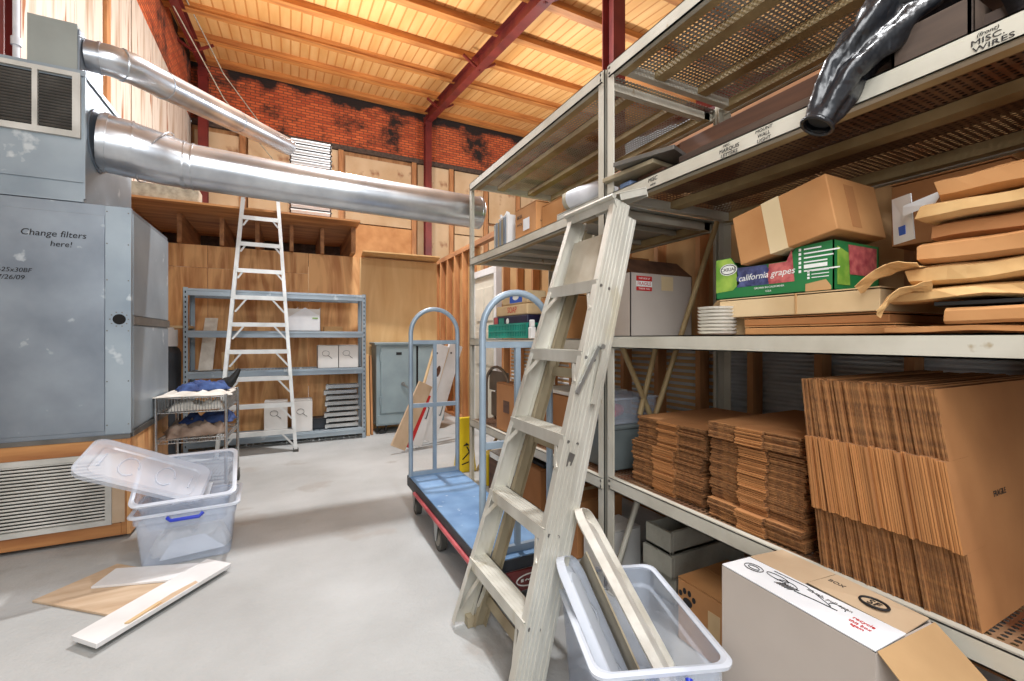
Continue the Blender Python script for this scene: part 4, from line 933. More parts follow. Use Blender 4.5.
for k in range(n):
    top = k >= 26
    dy = random.uniform(-.007, .007)
    lab = 'flattened brown carton within the middle stack, beside the upright pack' if not top else 'flattened carton in the shifted bundle on top of the middle stack'
    if k == n-1: lab = 'topmost flattened carton of the middle stack, overhanging to the left'
    if not top: flat_box(z, .945+dy, 1.345+dy, 1.64 if k > 5 else 1.62, 2.25, .0128, k, lab, 'flattened cartons in the middle stack', random.uniform(-.015, .015))
    else: flat_box(z, .955+dy, 1.335+dy*.4, 1.615, 2.25, .0125, k, lab, 'flattened cartons in the middle stack', .02)
    z += .0132
# upright pack of larger flattened cartons
def upright(yb, th, lean_, k, label, x0, x1, h, zb_, twist):
    m = MB(); zs = [(0, .31, .002), (.3105, .69, -.016), (.6905, 1.0, 0.0)]; gap = th*.14
    for (a, b, dx) in zs:
        e = 2 if dx < -.01 else 1
        for q in (0, 1):
            off = random.uniform(-.003, .003); ya = yb+q*th*.5
            m.box((x0+dx+off, ya+(gap/2 if q else 0), zb_+a*h), (x0+.12, ya+th*.5-(gap/2 if not q else th*.04), zb_+b*h), mis=[1, 1, 0, 0, 0, e])
    m.box((x0+.12, yb, zb_), (x1, yb+th*.96, zb_+h), mis=[1, 1, 0, 0, 0, 1])
    for p in m.v:
        dz = p.z-zb_; p.y += lean_*dz
    M = Matrix.Translation((x0, yb, 0)) @ Matrix.Rotation(twist, 4, 'Z') @ Matrix.Translation((-x0, -yb, 0)); m.v = [M @ p for p in m.v]
    o = m.build('flattened_carton', ['card', 'card_edge', 'card_fold'], org=(x0+.4, yb, zb_))
    return tag(o, label, 'cardboard', 'upright flattened cartons on the lower rack shelf')
n = 33
zb = shelf_z(.6)+.003
for k in range(n):
    f = k/(n-1); yb = .862-.0117*k-(.006 if k > 2 else 0)
    ln = .10+.05*min(1, k/6)
    lab = 'upright flattened carton within the tall pack leaning on the lower rack shelf'
    if k == 0: lab = 'leftmost upright flattened carton of the tall pack, standing nearly straight'
    if k == n-1: lab = 'front upright flattened carton of the tall pack, its whole broad face showing'
    o = upright(yb, .0113, ln, k, lab, 1.60+random.uniform(-.006, .006), 2.42, .625+random.uniform(-.004, .004), zb, random.uniform(-.008, .008))
    last = o
text('lettering', 'FRAGILE', (1.87, last.location.y-.0012+.15*.31, zb+.31), (1, 0, 0), (0, .15, 1), .024, 'ink', last)

# ================================================================== MID SHELF, FRONT RACK
ZM = 1.412
t = thing('fragile_carton', 'big grey carton with a red FRAGILE label and raised brown flaps', 'box', (2.1, 2.25, 1.395))
a, b = (1.85, 2.09, 1.397), (2.37, 2.48, 1.80)
m = MB(); m.box(a, (b[0], a[1]+.005, b[2])); m.box((a[0], b[1]-.005, a[2]), b); m.box(a, (a[0]+.005, b[1], b[2])); m.box((b[0]-.005, a[1], a[2]), b); m.box(a, (b[0], b[1], a[2]+.005)); m.build('body', 'card_grey', t)
m = MB(); m.poly([(1.85, 2.09, 1.80), (2.37, 2.09, 1.80), (2.35, 2.2, 1.90), (1.87, 2.2, 1.90)], .005, (0, 0, 1)); m.build('flap', 'brown_wood', t)
m = MB(); m.box((1.86, 2.47, 1.80), (2.36, 2.475, 1.98)); m.build('flap', 'card', t)
m = MB(); m.box((1.895, 2.087, 1.752), (2.02, 2.0895, 1.782)); m.build('label', 'red', t)
m = MB(); m.box((1.895, 2.087, 1.717), (2.02, 2.0895, 1.751)); m.build('label', 'white_ink', t)
m = MB(); m.box((1.895, 2.087, 1.692), (2.02, 2.0895, 1.716)); m.build('label', 'red', t)
text('lettering', 'FRAGILE', (1.957, 2.0865, 1.734), (1, 0, 0), (0, 0, 1), .03, 'red', t)
text('lettering', 'THIS SIDE UP', (1.957, 2.0865, 1.767), (1, 0, 0), (0, 0, 1), .016, 'white_ink', t)
text('lettering', 'THANK YOU', (1.957, 2.0865, 1.704), (1, 0, 0), (0, 0, 1), .016, 'white_ink', t)
MB().box((2.1, 2.0875, 1.70), (2.2, 2.0895, 1.79)).build('tape', 'tape', t)
t = carton('brown_carton', 'plain brown carton on the middle shelf seen between the front ladder rails', (1.66, 2.52, 1.397), (2.1, 2.84, 1.70), 'card_orange', tape=.05)
# bundle of white foam cups / plates wrapped together
t = thing('foam_plate', 'x', 'plates', (1.68, 1.37, ZM)); bpy.data.objects.remove(t)
for k in range(8):
    z = ZM+.002+k*.0152; m = MB(); c = Vector((1.675, 1.34, z)); r = .078
    pts = [[c+Vector((q*math.cos(2*PI*i/24)*(1.0), q*math.sin(2*PI*i/24)*1.02, h)) for i in range(24)] for q, h in ((r*.72, 0), (r*.95, .006), (r, .013), (r*1.01, .0145), (r*.99, .0135), (r*.7, .004))]
    vs_ = [p for rg in pts for p in rg]; fs = [(i*24+j, i*24+(j+1) % 24, (i+1)*24+(j+1) % 24, (i+1)*24+j) for i in range(5) for j in range(24)]+[tuple(range(24)), tuple(range(120, 144))]
    m.add(vs_, fs, 0, False)
    tag(m.build('foam_bowl', 'foam_white', org=c), 'white foam bowl in the short stack at the left end of the middle shelf' if k < 7 else 'topmost white foam bowl of the short stack on the middle shelf', 'bowl', 'foam bowls stacked on the middle shelf')
m = MB(); m.tube([(1.80, 1.20+.12*math.cos(a), 1.415+.075*(1+math.sin(a))*.98) for a in [k*PI/12 for k in range(24)]], .004, n=6)
t = carton('flat_carton', 'long flat cream carton under the green grape box', (1.68, .74, 1.487), (2.2, 1.33, 1.566), 'card_tan'); 
MB().box((1.677, 1.0, 1.487), (1.681, 1.006, 1.566)).build('strap', 'card_light', t)
t = carton('flat_carton', 'flat brown carton under the long cream carton on the middle shelf', (1.69, .72, 1.45), (2.2, 1.22, 1.484), 'card')
t = carton('flat_carton', 'bottom flat dark brown carton lying directly on the middle shelf', (1.68, .70, ZM+.002), (2.2, 1.21, 1.448), 'card_orange')
tag(MB().poly([(1.74, 1.23, ZM+.003), (1.74, 1.42, ZM+.003), (1.75, 1.44, 1.53), (1.75, 1.40, 1.572), (1.75, 1.27, 1.572), (1.74, 1.235, 1.52)], .012, (1, 0, 0)).build('cream_panel', 'card_tan', org=(1.74, 1.3, ZM)), 'cream rounded panel standing behind the foam bowls', 'panel')
# grape box
GX, GB = 1.70, 2.0; gy0, gy1, gz0, gz1 = .885, 1.365, 1.569, 1.745
t = thing('grape_box', 'green printed fruit box lettered california grapes under the tilted carton', 'box', (1.85, 1.12, gz0))
MB().box((GX, gy0, gz0), (GB, gy1, gz0+.004)).build('bottom', 'green_print', t)
m = MB()
prof = [(gy1, gz0), (gy1, gz1), (1.29, gz1), (1.255, gz1-.05), (1.05, gz1-.05), (1.015, gz1-.005), (gy0, gz1), (gy0, gz0)]
m.poly([(GX, p[0], p[1]) for p in prof], .004, (1, 0, 0)); m.poly([(GB-.004, p[0], p[1]) for p in prof], .004, (1, 0, 0)); m.box((GX, gy0, gz0), (GB, gy0+.004, gz1)); m.box((GX, gy1-.004, gz0), (GB, gy1, gz1)); m.build('sides', 'green_print', t)
e = GX-.0012
def patch(pts, mm, name='print', x=e, th=.0008): return MB().poly([(x, p[0], p[1]) for p in pts], th, (1, 0, 0)).build(name, mm, t)
patch([(1.363, gz0+.03), (1.363, gz1-.002), (1.29, gz1-.002), (1.262, gz1-.045), (1.25, gz0+.06), (1.28, gz0+.035)], 'leaf_print')
patch([(1.26, gz0+.045), (1.262, gz1-.048), (1.13, gz1-.052), (1.12, gz0+.045)], 'grape_blue')
patch([(1.12, gz0+.045), (1.12, gz1-.052), (1.05, gz1-.052), (1.03, gz1-.01), (1.02, gz0+.045)], 'grape_red')
m = MB(); random.seed(3)
for (ya, yb_, mm) in ((1.13, 1.25, 'grape_blue'), (1.03, 1.12, 'grape_red')):
    m = MB()
    for k in range(16):
        c = (e-.0004, random.uniform(ya, yb_), random.uniform(gz0+.055, gz1-.065)); r = .013
        m.poly([(c[0]-k*.00001, c[1]+r*math.cos(q*PI/6), c[2]+r*math.sin(q*PI/6)) for q in range(12)], .0004, (-1, 0, 0))
    m.build('print', mm, t)
m = MB(); c = (e-.001, 1.30, gz1-.05); m.poly([(c[0], c[1]+.042*math.cos(q*PI/10), c[2]+.025*math.sin(q*PI/10)) for q in range(20)], .0006, (-1, 0, 0)); m.build('logo', 'white_ink', t)
m = MB(); m.tube([(c[0]-.0015, c[1]+.036*math.cos(q*PI/10), c[2]+.02*math.sin(q*PI/10)) for q in range(21)], .0015, n=4); m.build('logo', 'ink', t)
text('lettering', 'CASUAL', (e-.0022, 1.30, gz1-.05), (0, -1, 0), (0, 0, 1), .02, 'ink', t)
text('lettering', 'california grapes', (e-.0022, 1.135, gz0+.083), (0, -1, .03), (0, 0, 1), .036, 'white_ink', t, shear=.25)
text('lettering', 'GROWN IN CALIFORNIA', (e-.0012, 1.12, gz0+.033), (0, -1, 0), (0, 0, 1), .011, 'white_ink', t)
text('lettering', 'U.S.A.', (e-.0012, 1.12, gz0+.018), (0, -1, 0), (0, 0, 1), .01, 'white_ink', t)
m = MB()
for k in range(6):
    z = gz1-.018-k*.016; m.box((e-.0008, .995, z-.005), (e, 1.004, z+.005))
    if k != 4: m.box((e-.0008, .985-.02*(3+(k*7) % 4), z-.0025), (e, .985, z+.0025))
    else: m.box((e-.0008, .905, z-.007), (e, .985, z+.007))
for k in range(3):
    z = gz0+.075-k*.012; m.box((e-.0008, .965, z-.004), (e, .973, z+.004)); m.box((e-.0008, .90, z-.0015), (e, .958, z+.0015))
m.build('print', 'white_ink', t)
patch([(.98, gz0+.002), (.98, gz0+.03), (.91, gz0+.04), (.893, gz0+.015), (.893, gz0+.002)], 'card_light')
m = MB(); m.poly([(1.72, gy0-.001, gz0+.02), (1.80, gy0-.001, gz0+.02), (1.79, gy0-.001, gz1-.04), (1.72, gy0-.001, gz1-.02)], .0008, (0, -1, 0)); m.build('print', 'leaf_print', t)
m = MB(); m.poly([(1.80, gy0-.001, gz0+.06), (1.98, gy0-.001, gz0+.06), (1.98, gy0-.001, gz1-.01), (1.79, gy0-.001, gz1-.01)], .0008, (0, -1, 0)); m.build('print', 'grape_red', t)
random.seed(11)
# tilted carton on top
a, b = (1.66, .845, 1.70), (1.98, 1.215, 1.905)
MT = Matrix.Translation((1.82, 1.215, 1.70)) @ Matrix.Rotation(math.radians(-11.0), 4, 'X') @ Matrix.Translation((-1.82, -1.215, -1.70))
t = thing('tilted_carton', 'brown taped carton resting tilted on the green grape box', 'box', (1.82, 1.03, 1.70))
MB().box(a, b, M=MT).build('body', 'card_orange', t, bevel=.004)
MB().box((a[0]-.001, 1.015, a[2]-.001), (a[0]+.1, 1.085, b[2]+.001), M=MT).build('tape', 'tape', t)
MB().box((a[0]+.1, a[1]-.001, 1.72), (a[0]+.16, a[1], 1.88), M=MT).build('seam', 'card', t)
# carton standing further back with a shipping label
t = carton('brown_carton', 'brown carton with a white shipping label behind the tilted one', (2.08, .56, 1.75), (2.40, .88, 1.99), 'card')
t = thing('paper_sheets', 'white printed paper sheets tucked in beside the kraft bundles', 'paper', (1.78, .73, 1.78))
MB().poly([(1.86, .78, 1.72), (1.80, .70, 1.72), (1.80, .71, 1.87), (1.87, .79, 1.88)], .003, (1, -.6, 0)).build('sheet', 'paper_white', t)
MB().poly([(1.80, .73, 1.80), (1.72, .62, 1.80), (1.72, .60, 1.835), (1.80, .73, 1.83)], .004, (.6, 0, 1)).build('sheet', 'paper_white', t)
MB().poly([(1.845, .757, 1.745), (1.825, .732, 1.745), (1.825, .734, 1.775), (1.845, .76, 1.775)], .0015, (-1, .75, 0)).build('print', 'blue_print', t)

# kraft packages on the right
def pack(name, label, x0, y0, y1, z0, z1, m, depth=.5, crumple=.006, seed=0, open_end=False, yaw=0):
    """flattened wrapped parcel, long side along Y, soft edges; the left (far) end may be torn open"""
    mb = MB(); n = 24; rings = []; hz = (z1-z0)/2; zc = (z0+z1)/2
    cs = [(0, -.6), (.0, .6), (.06, .95), (.3, 1), (.9, .95), (1, .5), (1, -.5), (.9, -1), (.3, -1), (.06, -.97)]
    for i in range(n+1):
        y = y0+(y1-y0)*i/n; rg = []
        for (a, h) in cs:
            p = Vector((x0+a*depth, y, zc+h*hz)); q = Vector((p.x*4+seed, p.y*7, p.z*12))
            p += noise.noise_vector(q)*crumple*1.7; p.z += .006*noise.noise(Vector((y*6, seed, 0)))*min(1, crumple*200)
            if i >= n-1: p.y += noise.noise(q*2.3)*crumple*3
            rg.append(p)
        rings.append(rg)
    k = len(cs); vs_ = [p for r_ in rings for p in r_]; fs = [(i*k+j, i*k+(j+1) % k, (i+1)*k+(j+1) % k, (i+1)*k+j) for i in range(n) for j in range(k)]
    fs.append(tuple(range(k)))
    if not open_end: fs.append(tuple(range(n*k, (n+1)*k)))
    mb.add(vs_, fs)
    if yaw: R = RZ((x0, y1, 0), yaw); mb.v = [R @ p for p in mb.v]
    o = mb.build(name, m, org=(x0+.2, y1-.2, z0), shell=.003 if open_end else 0)
    return tag(o, label, 'package')
pack('flat_carton', 'lowest flat orange carton directly on the shelf under the kraft bundles', 1.66, -.45, .72, ZM+.002, 1.436, 'card_orange', crumple=.003)
o = pack('tube_roll', 'brown rolled package in clear wrap near the bottom of the kraft bundles', 1.65, -.45, .575, 1.44, 1.486, 'card_orange', depth=.12, crumple=.003, seed=4)
pack('dark_folder', 'thin dark folder between the kraft bundles', 1.66, -.45, .60, 1.490, 1.506, 'black', crumple=.001, seed=5)
pack('kraft_bundle', 'crumpled kraft paper bundle with a folded open mouth, low in the pile', 1.655, -.45, .685, 1.508, 1.556, 'paper_kraft', crumple=.012, seed=7, open_end=True)
pack('kraft_bundle', 'flat tan wrapped bundle just above the crumpled open one', 1.65, -.45, .665, 1.558, 1.612, 'paper_kraft', crumple=.007, seed=10)
pack('cardboard_panel', 'smooth folded orange cardboard panel midway up the kraft pile', 1.64, -.45, .635, 1.614, 1.677, 'card_orange', crumple=.003, seed=13)
pack('cardboard_panel', 'corrugated brown panel with a ragged edge above the smooth one', 1.68, -.45, .61, 1.679, 1.735, 'card', crumple=.006, seed=16, open_end=True)
pack('kraft_bundle', 'kraft paper flap bundle under the topmost torn carton', 1.64, -.45, .625, 1.737, 1.79, 'paper_kraft', crumple=.009, seed=19, open_end=True)
pack('torn_carton', 'topmost torn orange carton of the kraft pile at the shelf edge', 1.66, -.45, .60, 1.792, 1.86, 'card_orange', crumple=.008, seed=22)
# torn paper ends curling out
def curl(lab, c, s, yaw, pitch, seed):
    mb = MB(); n = 8; vs_ = []; fs = []
    for i in range(n+1):
        for j in range(n+1):
            u, v = i/n, j/n-.5; p = Vector((u*s*1.3, v*s*(1-.55*u), .25*s*math.sin(u*3)+.3*s*abs(v)))+noise.noise_vector(Vector((u*4+seed, v*4, 0)))*.1*s
            vs_.append(Matrix.Rotation(yaw, 3, 'Z') @ (Matrix.Rotation(pitch, 3, 'Y') @ p)+Vector(c))
    for i in range(n):
        for j in range(n): a = i*(n+1)+j; fs.append((a, a+n+1, a+n+2, a+1))
    mb.add(vs_, fs); return tag(mb.build('torn_paper', 'paper_kraft', org=c, shell=.002), lab, 'paper')
curl('torn kraft paper tongue curling out left of the smooth orange panel', (1.68, .62, 1.60), .13, math.radians(100), math.radians(20), 3)
curl('torn kraft paper tongue hanging from the low crumpled bundle', (1.66, .60, 1.545), .11, math.radians(115), math.radians(35), 8)

# ================================================================== UPPER SHELF, FRONT RACK
Z2 = 2.19
def plank(name, lab, p0, p1, w_, h_, m): 
    t = tag(MB().bar(p0, p1, w_, h_).build(name, m, bevel=.002, org=p0), lab, 'board'); return t
plank('timber_plank', 'long dark brown timber lying along the upper shelf, nearest its front edge', (1.72, 1.55, 2.232), (1.72, -.4, 2.232), .10, .075, 'old_wood')
plank('timber_plank', 'second long dark timber behind the front one on the upper shelf', (1.88, 1.75, 2.25), (1.88, -.4, 2.25), .14, .11, 'old_wood')
plank('timber_plank', 'long reddish brown timber stacked across the dark timbers', (1.83, 1.62, 2.345), (1.83, -.4, 2.345), .16, .07, 'brown_wood')
plank('timber_plank', 'reddish brown timber lying far back on the upper shelf', (2.2, 1.85, 2.27), (2.15, -.4, 2.27), .2, .15, 'brown_wood')
t = thing('metal_plate', 'grey-brown metal plates stacked at the left end of the upper shelf', 'plates', (1.7, 1.7, 2.25)); bpy.data.objects.remove(t)
def slab(lab, c, sx, sy, sz, rz, m): return tag(MB().box((c[0]-sx, c[1]-sy, c[2]), (c[0]+sx, c[1]+sy, c[2]+sz), M=RZ((c[0], c[1], 0), rz) @ Matrix.Translation((-c[0], -c[1], 0))).build('metal_plate', m, bevel=.002, org=c), lab, 'plate')
tag(MB().box((1.64, 1.62, 2.192), (1.92, 1.80, 2.245)).build('brown_packet', 'brown_wood', bevel=.004, org=(1.75, 1.7, 2.19)), 'brown packet under the metal plates on the upper shelf', 'packet')
tag(MB().box((1.60, 1.81, 2.192), (1.80, 1.90, 2.235)).build('blue_packet', 'bluegrey', bevel=.01, org=(1.7, 1.85, 2.19)), 'blue and white packet peeking over the upper shelf beam by the post', 'packet')
slab('upper grey metal plate jutting over the left end of the upper shelf', (1.66, 1.70, 2.277), .13, .16, .022, .35, 'galv_dark')
slab('lower tan metal plate jutting toward the rack post under the grey plate', (1.67, 1.80, 2.25), .12, .17, .022, .12, 'alu_dull')
t = thing('wooden_tray', 'worn wooden tray on the upper shelf under the black plastic', 'tray', (1.75, .62, Z2))
m = MB(); a, b = (1.6, .50, 2.192), (2.0, .68, 2.30); m.box(a, (b[0], b[1], a[2]+.008)); m.box(a, (a[0]+.014, b[1], b[2])); m.box((b[0]-.014, a[1], a[2]), b); m.box(a, (b[0], a[1]+.014, b[2])); m.box((a[0], b[1]-.014, a[2]), b); m.build('body', 'old_wood', t, bevel=.003)
# black plastic wrapped round a pipe, drooping over the beam
t = thing('black_plastic', 'crumpled black plastic sheeting wrapped round a pipe drooping over the upper beam', 'plastic', (1.6, .7, 2.2))
m = MB()
C = [(1.455, .805, 2.055), (1.475, .79, 2.10), (1.505, .76, 2.20), (1.55, .725, 2.27), (1.61, .70, 2.35), (1.70, .67, 2.42), (1.82, .62, 2.48), (1.98, .56, 2.52)]
pts = []
rr_ = []
for i in range(len(C)-1):
    for q in range(4): f = q/4; pts.append(Vector(C[i]).lerp(Vector(C[i+1]), f)); rr_.append((.042, .046, .06, .07, .085, .10, .12, .13)[i]*(1-f)+(.042, .046, .06, .07, .085, .10, .12, .13)[i+1]*f)
m.tube(pts, rr_, n=36, rough=0, caps=False)
cen = []
for i_ in range(len(pts)):
    for k in range(36):
        q = m.v[i_*36+k]; d_ = q-pts[i_]; f_ = min(1, i_/6)
        q += d_*(f_*(.22*math.sin(k*PI/18*4+1.5*math.sin(i_*.35))+.12*math.sin(k*PI/18*7-i_*.5)))+noise.noise_vector(q*16)*.010*f_
m.build('wrap', 'bag', t, shell=.003)
m = MB(); tt_ = (pts[1]-pts[0]).normalized(); a_ = tt_.cross(Vector((0, 0, 1))).normalized(); b_ = tt_.cross(a_)
m.tube([pts[0]+(a_*math.cos(k*PI/12)+b_*math.sin(k*PI/12))*.044 for k in range(25)], .006, n=6, caps=False); m.build('rim', 'bag', t)
m = MB(); m.cyl(pts[1], pts[9], .032, n=20); m.build('pipe', 'black', t)
def sheet(pts2, seed):
    mb = MB(); n = 16; vs_ = []; fs = []
    A_, B_, C_, D_ = [Vector(p) for p in pts2]
    for i in range(n+1):
        for j in range(n+1):
            u, v = i/n, j/n; p = A_.lerp(B_, u).lerp(D_.lerp(C_, u), v); p += noise.noise_vector(p*11+Vector((seed, 0, 0)))*.035; vs_.append(p)
    for i in range(n):
        for j in range(n): a = i*(n+1)+j; fs.append((a, a+n+1, a+n+2, a+1))
    mb.add(vs_, fs, 0, True); mb.build('fold', 'bag', t, shell=.003)
sheet([(1.52, .80, 2.20), (1.57, .70, 2.44), (1.62, .45, 2.50), (1.6, .66, 2.30)], 1)
sheet([(1.60, .60, 2.42), (1.62, .0, 2.45), (2.2, .0, 2.52), (2.2, .60, 2.5)], 4)
sheet([(1.64, .46, 2.22), (1.63, .46, 2.44), (1.63, -.3, 2.44), (1.64, -.3, 2.22)], 7)

# ================================================================== LEFT RACK CONTENTS
ZL = 2.173
for k, (y, h, wd) in enumerate(((3.57, .225, .03), (3.535, .235, .035), (3.495, .23, .03), (3.46, .235, .03), (3.42, .24, .03), (3.37, .25, .045), (3.32, .26, .03))):
    tag(MB().box((1.62, y, ZL), (1.86, y+wd*.93, ZL+h)).build('panel_sample', ('deck_white', 'galv', 'alu_dull', 'galv', 'alu_dull', 'galv', 'board_white')[k], bevel=.002, org=(1.7, y, ZL)), 'pale upright panel sample, '+('first', 'second', 'third', 'fourth', 'fifth', 'sixth', 'seventh')[k]+' from the back end of the row on the upper shelf', 'panel', 'panel samples on the upper rack shelf')
m = MB(); m.tube([(1.64, 3.52, 2.425), (1.64, 3.42, 2.435), (1.64, 3.34, 2.445)], .012, n=8); m.tube([(1.64, 3.48, 2.43), (1.64, 3.49, 2.465)], .012, n=8); m.tube([(1.64, 3.39, 2.438), (1.65, 3.38, 2.47)], .014, n=8)
tag(m.build('pipe_fitting', 'board_white', org=(1.62, 3.5, 2.43)), 'small white pipe fitting lying on the upright panel samples', 'fitting')
t = carton('printed_carton', 'printed brown carton with a white label on the upper shelf of the back rack', (1.64, 2.88, ZL), (1.92, 3.22, 2.43), 'card_orange', tape=.05)
MB().box((1.6375, 2.98, 2.24), (1.639, 3.08, 2.33)).build('label', 'paper_white', t)
text('lettering', 'BOX', (1.637, 3.14, 2.36), (0, -1, 0), (0, 0, 1), .04, 'ink', t); text('lettering', '24 X 24', (1.637, 3.14, 2.30), (0, -1, 0), (0, 0, 1), .024, 'ink', t)
text('lettering', 'FRAGILE', (1.78, 2.8785, 2.33), (1, 0, 0), (0, 0, 1), .04, 'ink', t); text('lettering', 'HANDLE WITH CARE', (1.78, 2.8785, 2.28), (1, 0, 0), (0, 0, 1), .022, 'ink', t)
t = carton('numbered_carton', 'brown carton marked 37 beside the printed carton on the upper shelf', (1.68, 2.58, ZL), (1.98, 2.86, 2.38), 'card_orange')
text('lettering', '37', (1.79, 2.5785, 2.32), (1, 0, 0), (0, 0, 1), .08, 'ink', t)
carton('flat_carton', 'low flat carton under the insulation roll beside the twin posts', (1.62, 2.08, ZL), (1.98, 2.56, 2.235), 'deck_white')
t = thing('insulation_roll', 'roll of insulation with a shiny white wrapper lying on the upper shelf by the posts', 'roll', (1.7, 2.35, 2.235))
m = MB(); m.tube([(1.64, 2.46, 2.30), (1.67, 2.36, 2.30), (1.72, 2.12, 2.30)], [.058, .062, .06], n=22, rough=.008); m.build('core', 'insul', t)
m = MB(); m.tube([(1.652, 2.42, 2.30), (1.67, 2.34, 2.30), (1.725, 2.11, 2.30)], [.064, .068, .065], n=22, rough=.008); m.build('wrapper', 'pipe_white', t)
m = MB(); m.tube([Vector((1.638+.0021*k*math.cos(k*.6), 2.462, 2.30+.0021*k*math.sin(k*.6))) for k in range(26)], .006, n=6); m.build('spiral', 'insul', t)
tag(MB().box((1.95, 3.3, ZL), (2.3, 3.95, 2.5)).build('dark_carton', 'brown_wood', bevel=.004, org=(2.1, 3.6, ZL)), 'dark brown box at the back of the upper shelf behind the panel samples', 'box')
tag(MB().box((1.94, 3.25, 2.502), (2.31, 3.97, 2.54)).build('green_tray', 'leaf_print', bevel=.004, org=(2.1, 3.6, 2.5)), 'green lid lying on the dark box on the upper shelf', 'lid')
# middle shelf: teal basket with packs
ZK = 1.397
t = thing('teal_basket', 'teal plastic basket on the middle rack shelf holding household packs', 'basket', (1.75, 3.3, ZK))
m = MB(); a, b = (1.62, 2.98, ZK), (1.90, 3.70, ZK+.115)
m.box(a, (b[0], b[1], a[2]+.005)); 
for k in range(25):
    y = a[1]+k*(b[1]-a[1])/24
    for xx in (a[0], b[0]): m.box((xx-.003, y-.009, a[2]), (xx+.003, y+.009, b[2]))
for k in range(10):
    x = a[0]+k*(b[0]-a[0])/9
    for yy in (a[1], b[1]): m.box((x-.009, yy-.003, a[2]), (x+.009, yy+.003, b[2]))
for zz in (a[2]+.01, a[2]+.06, b[2]):
    for xx in (a[0], b[0]): m.box((xx-.005, a[1], zz-.007), (xx+.005, b[1], zz+.007))
    for yy in (a[1], b[1]): m.box((a[0], yy-.005, zz-.007), (b[0], yy+.005, zz+.007))
m.build('basket', 'teal', t)
t = thing('navy_pack', 'dark navy pack standing in the teal basket', 'pack', (1.74, 3.3, ZK+.01)); MB().box((1.64, 3.02, ZK+.01), (1.86, 3.66, 1.585)).build('wrap', 'navy', t, bevel=.01)
m = MB(); m.poly([(1.6385, 3.36+.026*math.cos(q*PI/8), 1.54+.026*math.sin(q*PI/8)) for q in range(16)], .001, (-1, 0, 0)); m.box((1.6375, 3.28, 1.515), (1.639, 3.40, 1.52)); m.build('print', 'white_ink', t)
MB().box((1.6375, 3.43, 1.52), (1.639, 3.53, 1.57)).build('print', 'teal', t)
MB().box((1.6375, 3.56, 1.50), (1.639, 3.63, 1.58)).build('print', 'bumper', t)
t = thing('white_pack', 'white pack with red lettering lying on the navy pack in the basket', 'pack', (1.74, 3.3, 1.586)); MB().box((1.65, 3.04, 1.587), (1.85, 3.62, 1.675)).build('wrap', 'card_tan', t, bevel=.012)
text('lettering', 'SOAP', (1.649, 3.30, 1.63), (0, -1, 0), (0, 0, 1), .07, 'red', t)
t = thing('wipes_pack', 'blue and white wipes pack on top of the basket pile', 'pack', (1.74, 3.3, 1.676)); MB().box((1.66, 3.06, 1.677), (1.84, 3.52, 1.78)).build('wrap', 'card_tan', t, bevel=.015)
MB().box((1.6585, 3.14, 1.69), (1.662, 3.36, 1.775)).build('print', 'blue_print', t)
m = MB(); m.poly([(1.658, 3.25+.055*math.cos(q*PI/10), 1.733+.022*math.sin(q*PI/10)) for q in range(20)], .0008, (-1, 0, 0)); m.build('logo', 'white_ink', t)
tag(MB().box((1.60, 2.88, ZK), (1.64, 2.93, ZK+.085)).box((1.605, 2.885, ZK+.085), (1.635, 2.925, ZK+.14)).build('small_bottle', 'board_white', bevel=.006, org=(1.62, 2.9, ZK)), 'small white bottle on the middle shelf at the right of the basket', 'bottle')
# lower shelf of the left rack
ZS = .62
t = thing('folding_chair', 'brown metal folding chair folded flat behind the carton on the lower shelf', 'chair', (1.75, 3.6, ZS))
for (xx, r0, zt) in ((1.66, .24, 1.12), (1.72, .18, .95)):
    m = MB(); yc = 3.62
    pts = [(xx, yc+r0, ZS+.02), (xx, yc+r0, zt-.15)]+[(xx, yc+r0*math.cos(k*PI/12), zt-.15+.17*math.sin(k*PI/12)) for k in range(1, 12)]+[(xx, yc-r0, zt-.15), (xx, yc-r0, ZS+.02)]
    m.tube(pts, .013, n=10); m.build('frame', 'chair_brown', t)
m = MB(); m.box((1.67, 3.42, .92), (1.685, 3.82, 1.10)); m.build('backrest', 'chair_brown', t, bevel=.006)
m = MB(); m.box((1.69, 3.42, .68), (1.71, 3.82, .90)); m.build('seat', 'chair_brown', t, bevel=.006)
t = carton('brown_carton', 'tall brown carton on the lower back-rack shelf before the folding chair', (1.60, 2.98, ZS), (1.92, 3.5, 1.02), 'card', tape=.05)
MB().box((1.5975, 3.25, .78), (1.599, 3.36, .88)).build('print', 'brown_wood', t)
t = carton('brown_carton', 'brown carton on the lower shelf behind the ladder, near the rack posts', (1.72, 2.5, ZS), (2.15, 2.92, 1.0), 'card')
m = MB(); m.box((1.66, 2.5, 1.12), (2.0, 2.95, 1.15)); m.tube([(1.66, 2.5, 1.15), (1.66, 2.95, 1.15)], .012, n=8)
tag(MB().box((1.70, 2.48, 1.003), (2.17, 2.94, 1.03)).build('serving_tray', 'foam_white', bevel=.008, org=(1.9, 2.7, 1.0)), 'white tray lying on the carton behind the ladder', 'tray')
t = thing('tote', 'grey tote with a clear upper part and red contents beside the flattened stack', 'tote', (1.87, 2.2, .62))
m = MB(); m.box((1.68, 2.05, .622), (2.06, 2.42, .88)); m.box((1.67, 2.04, .86), (2.07, 2.43, .885)); m.build('body', 'grey_bin', t, bevel=.008)
m = MB(); m.box((1.70, 2.07, .886), (2.04, 2.40, 1.04)); m.box((1.69, 2.06, 1.03), (2.05, 2.41, 1.045)); m.build('clear_top', 'clear', t, bevel=.006)
m = MB(); m.tube([(1.76, 2.16, .93), (1.82, 2.2, .95), (1.9, 2.26, .93)], [.03, .04, .03], n=10, rough=.02); m.build('contents', 'red', t)
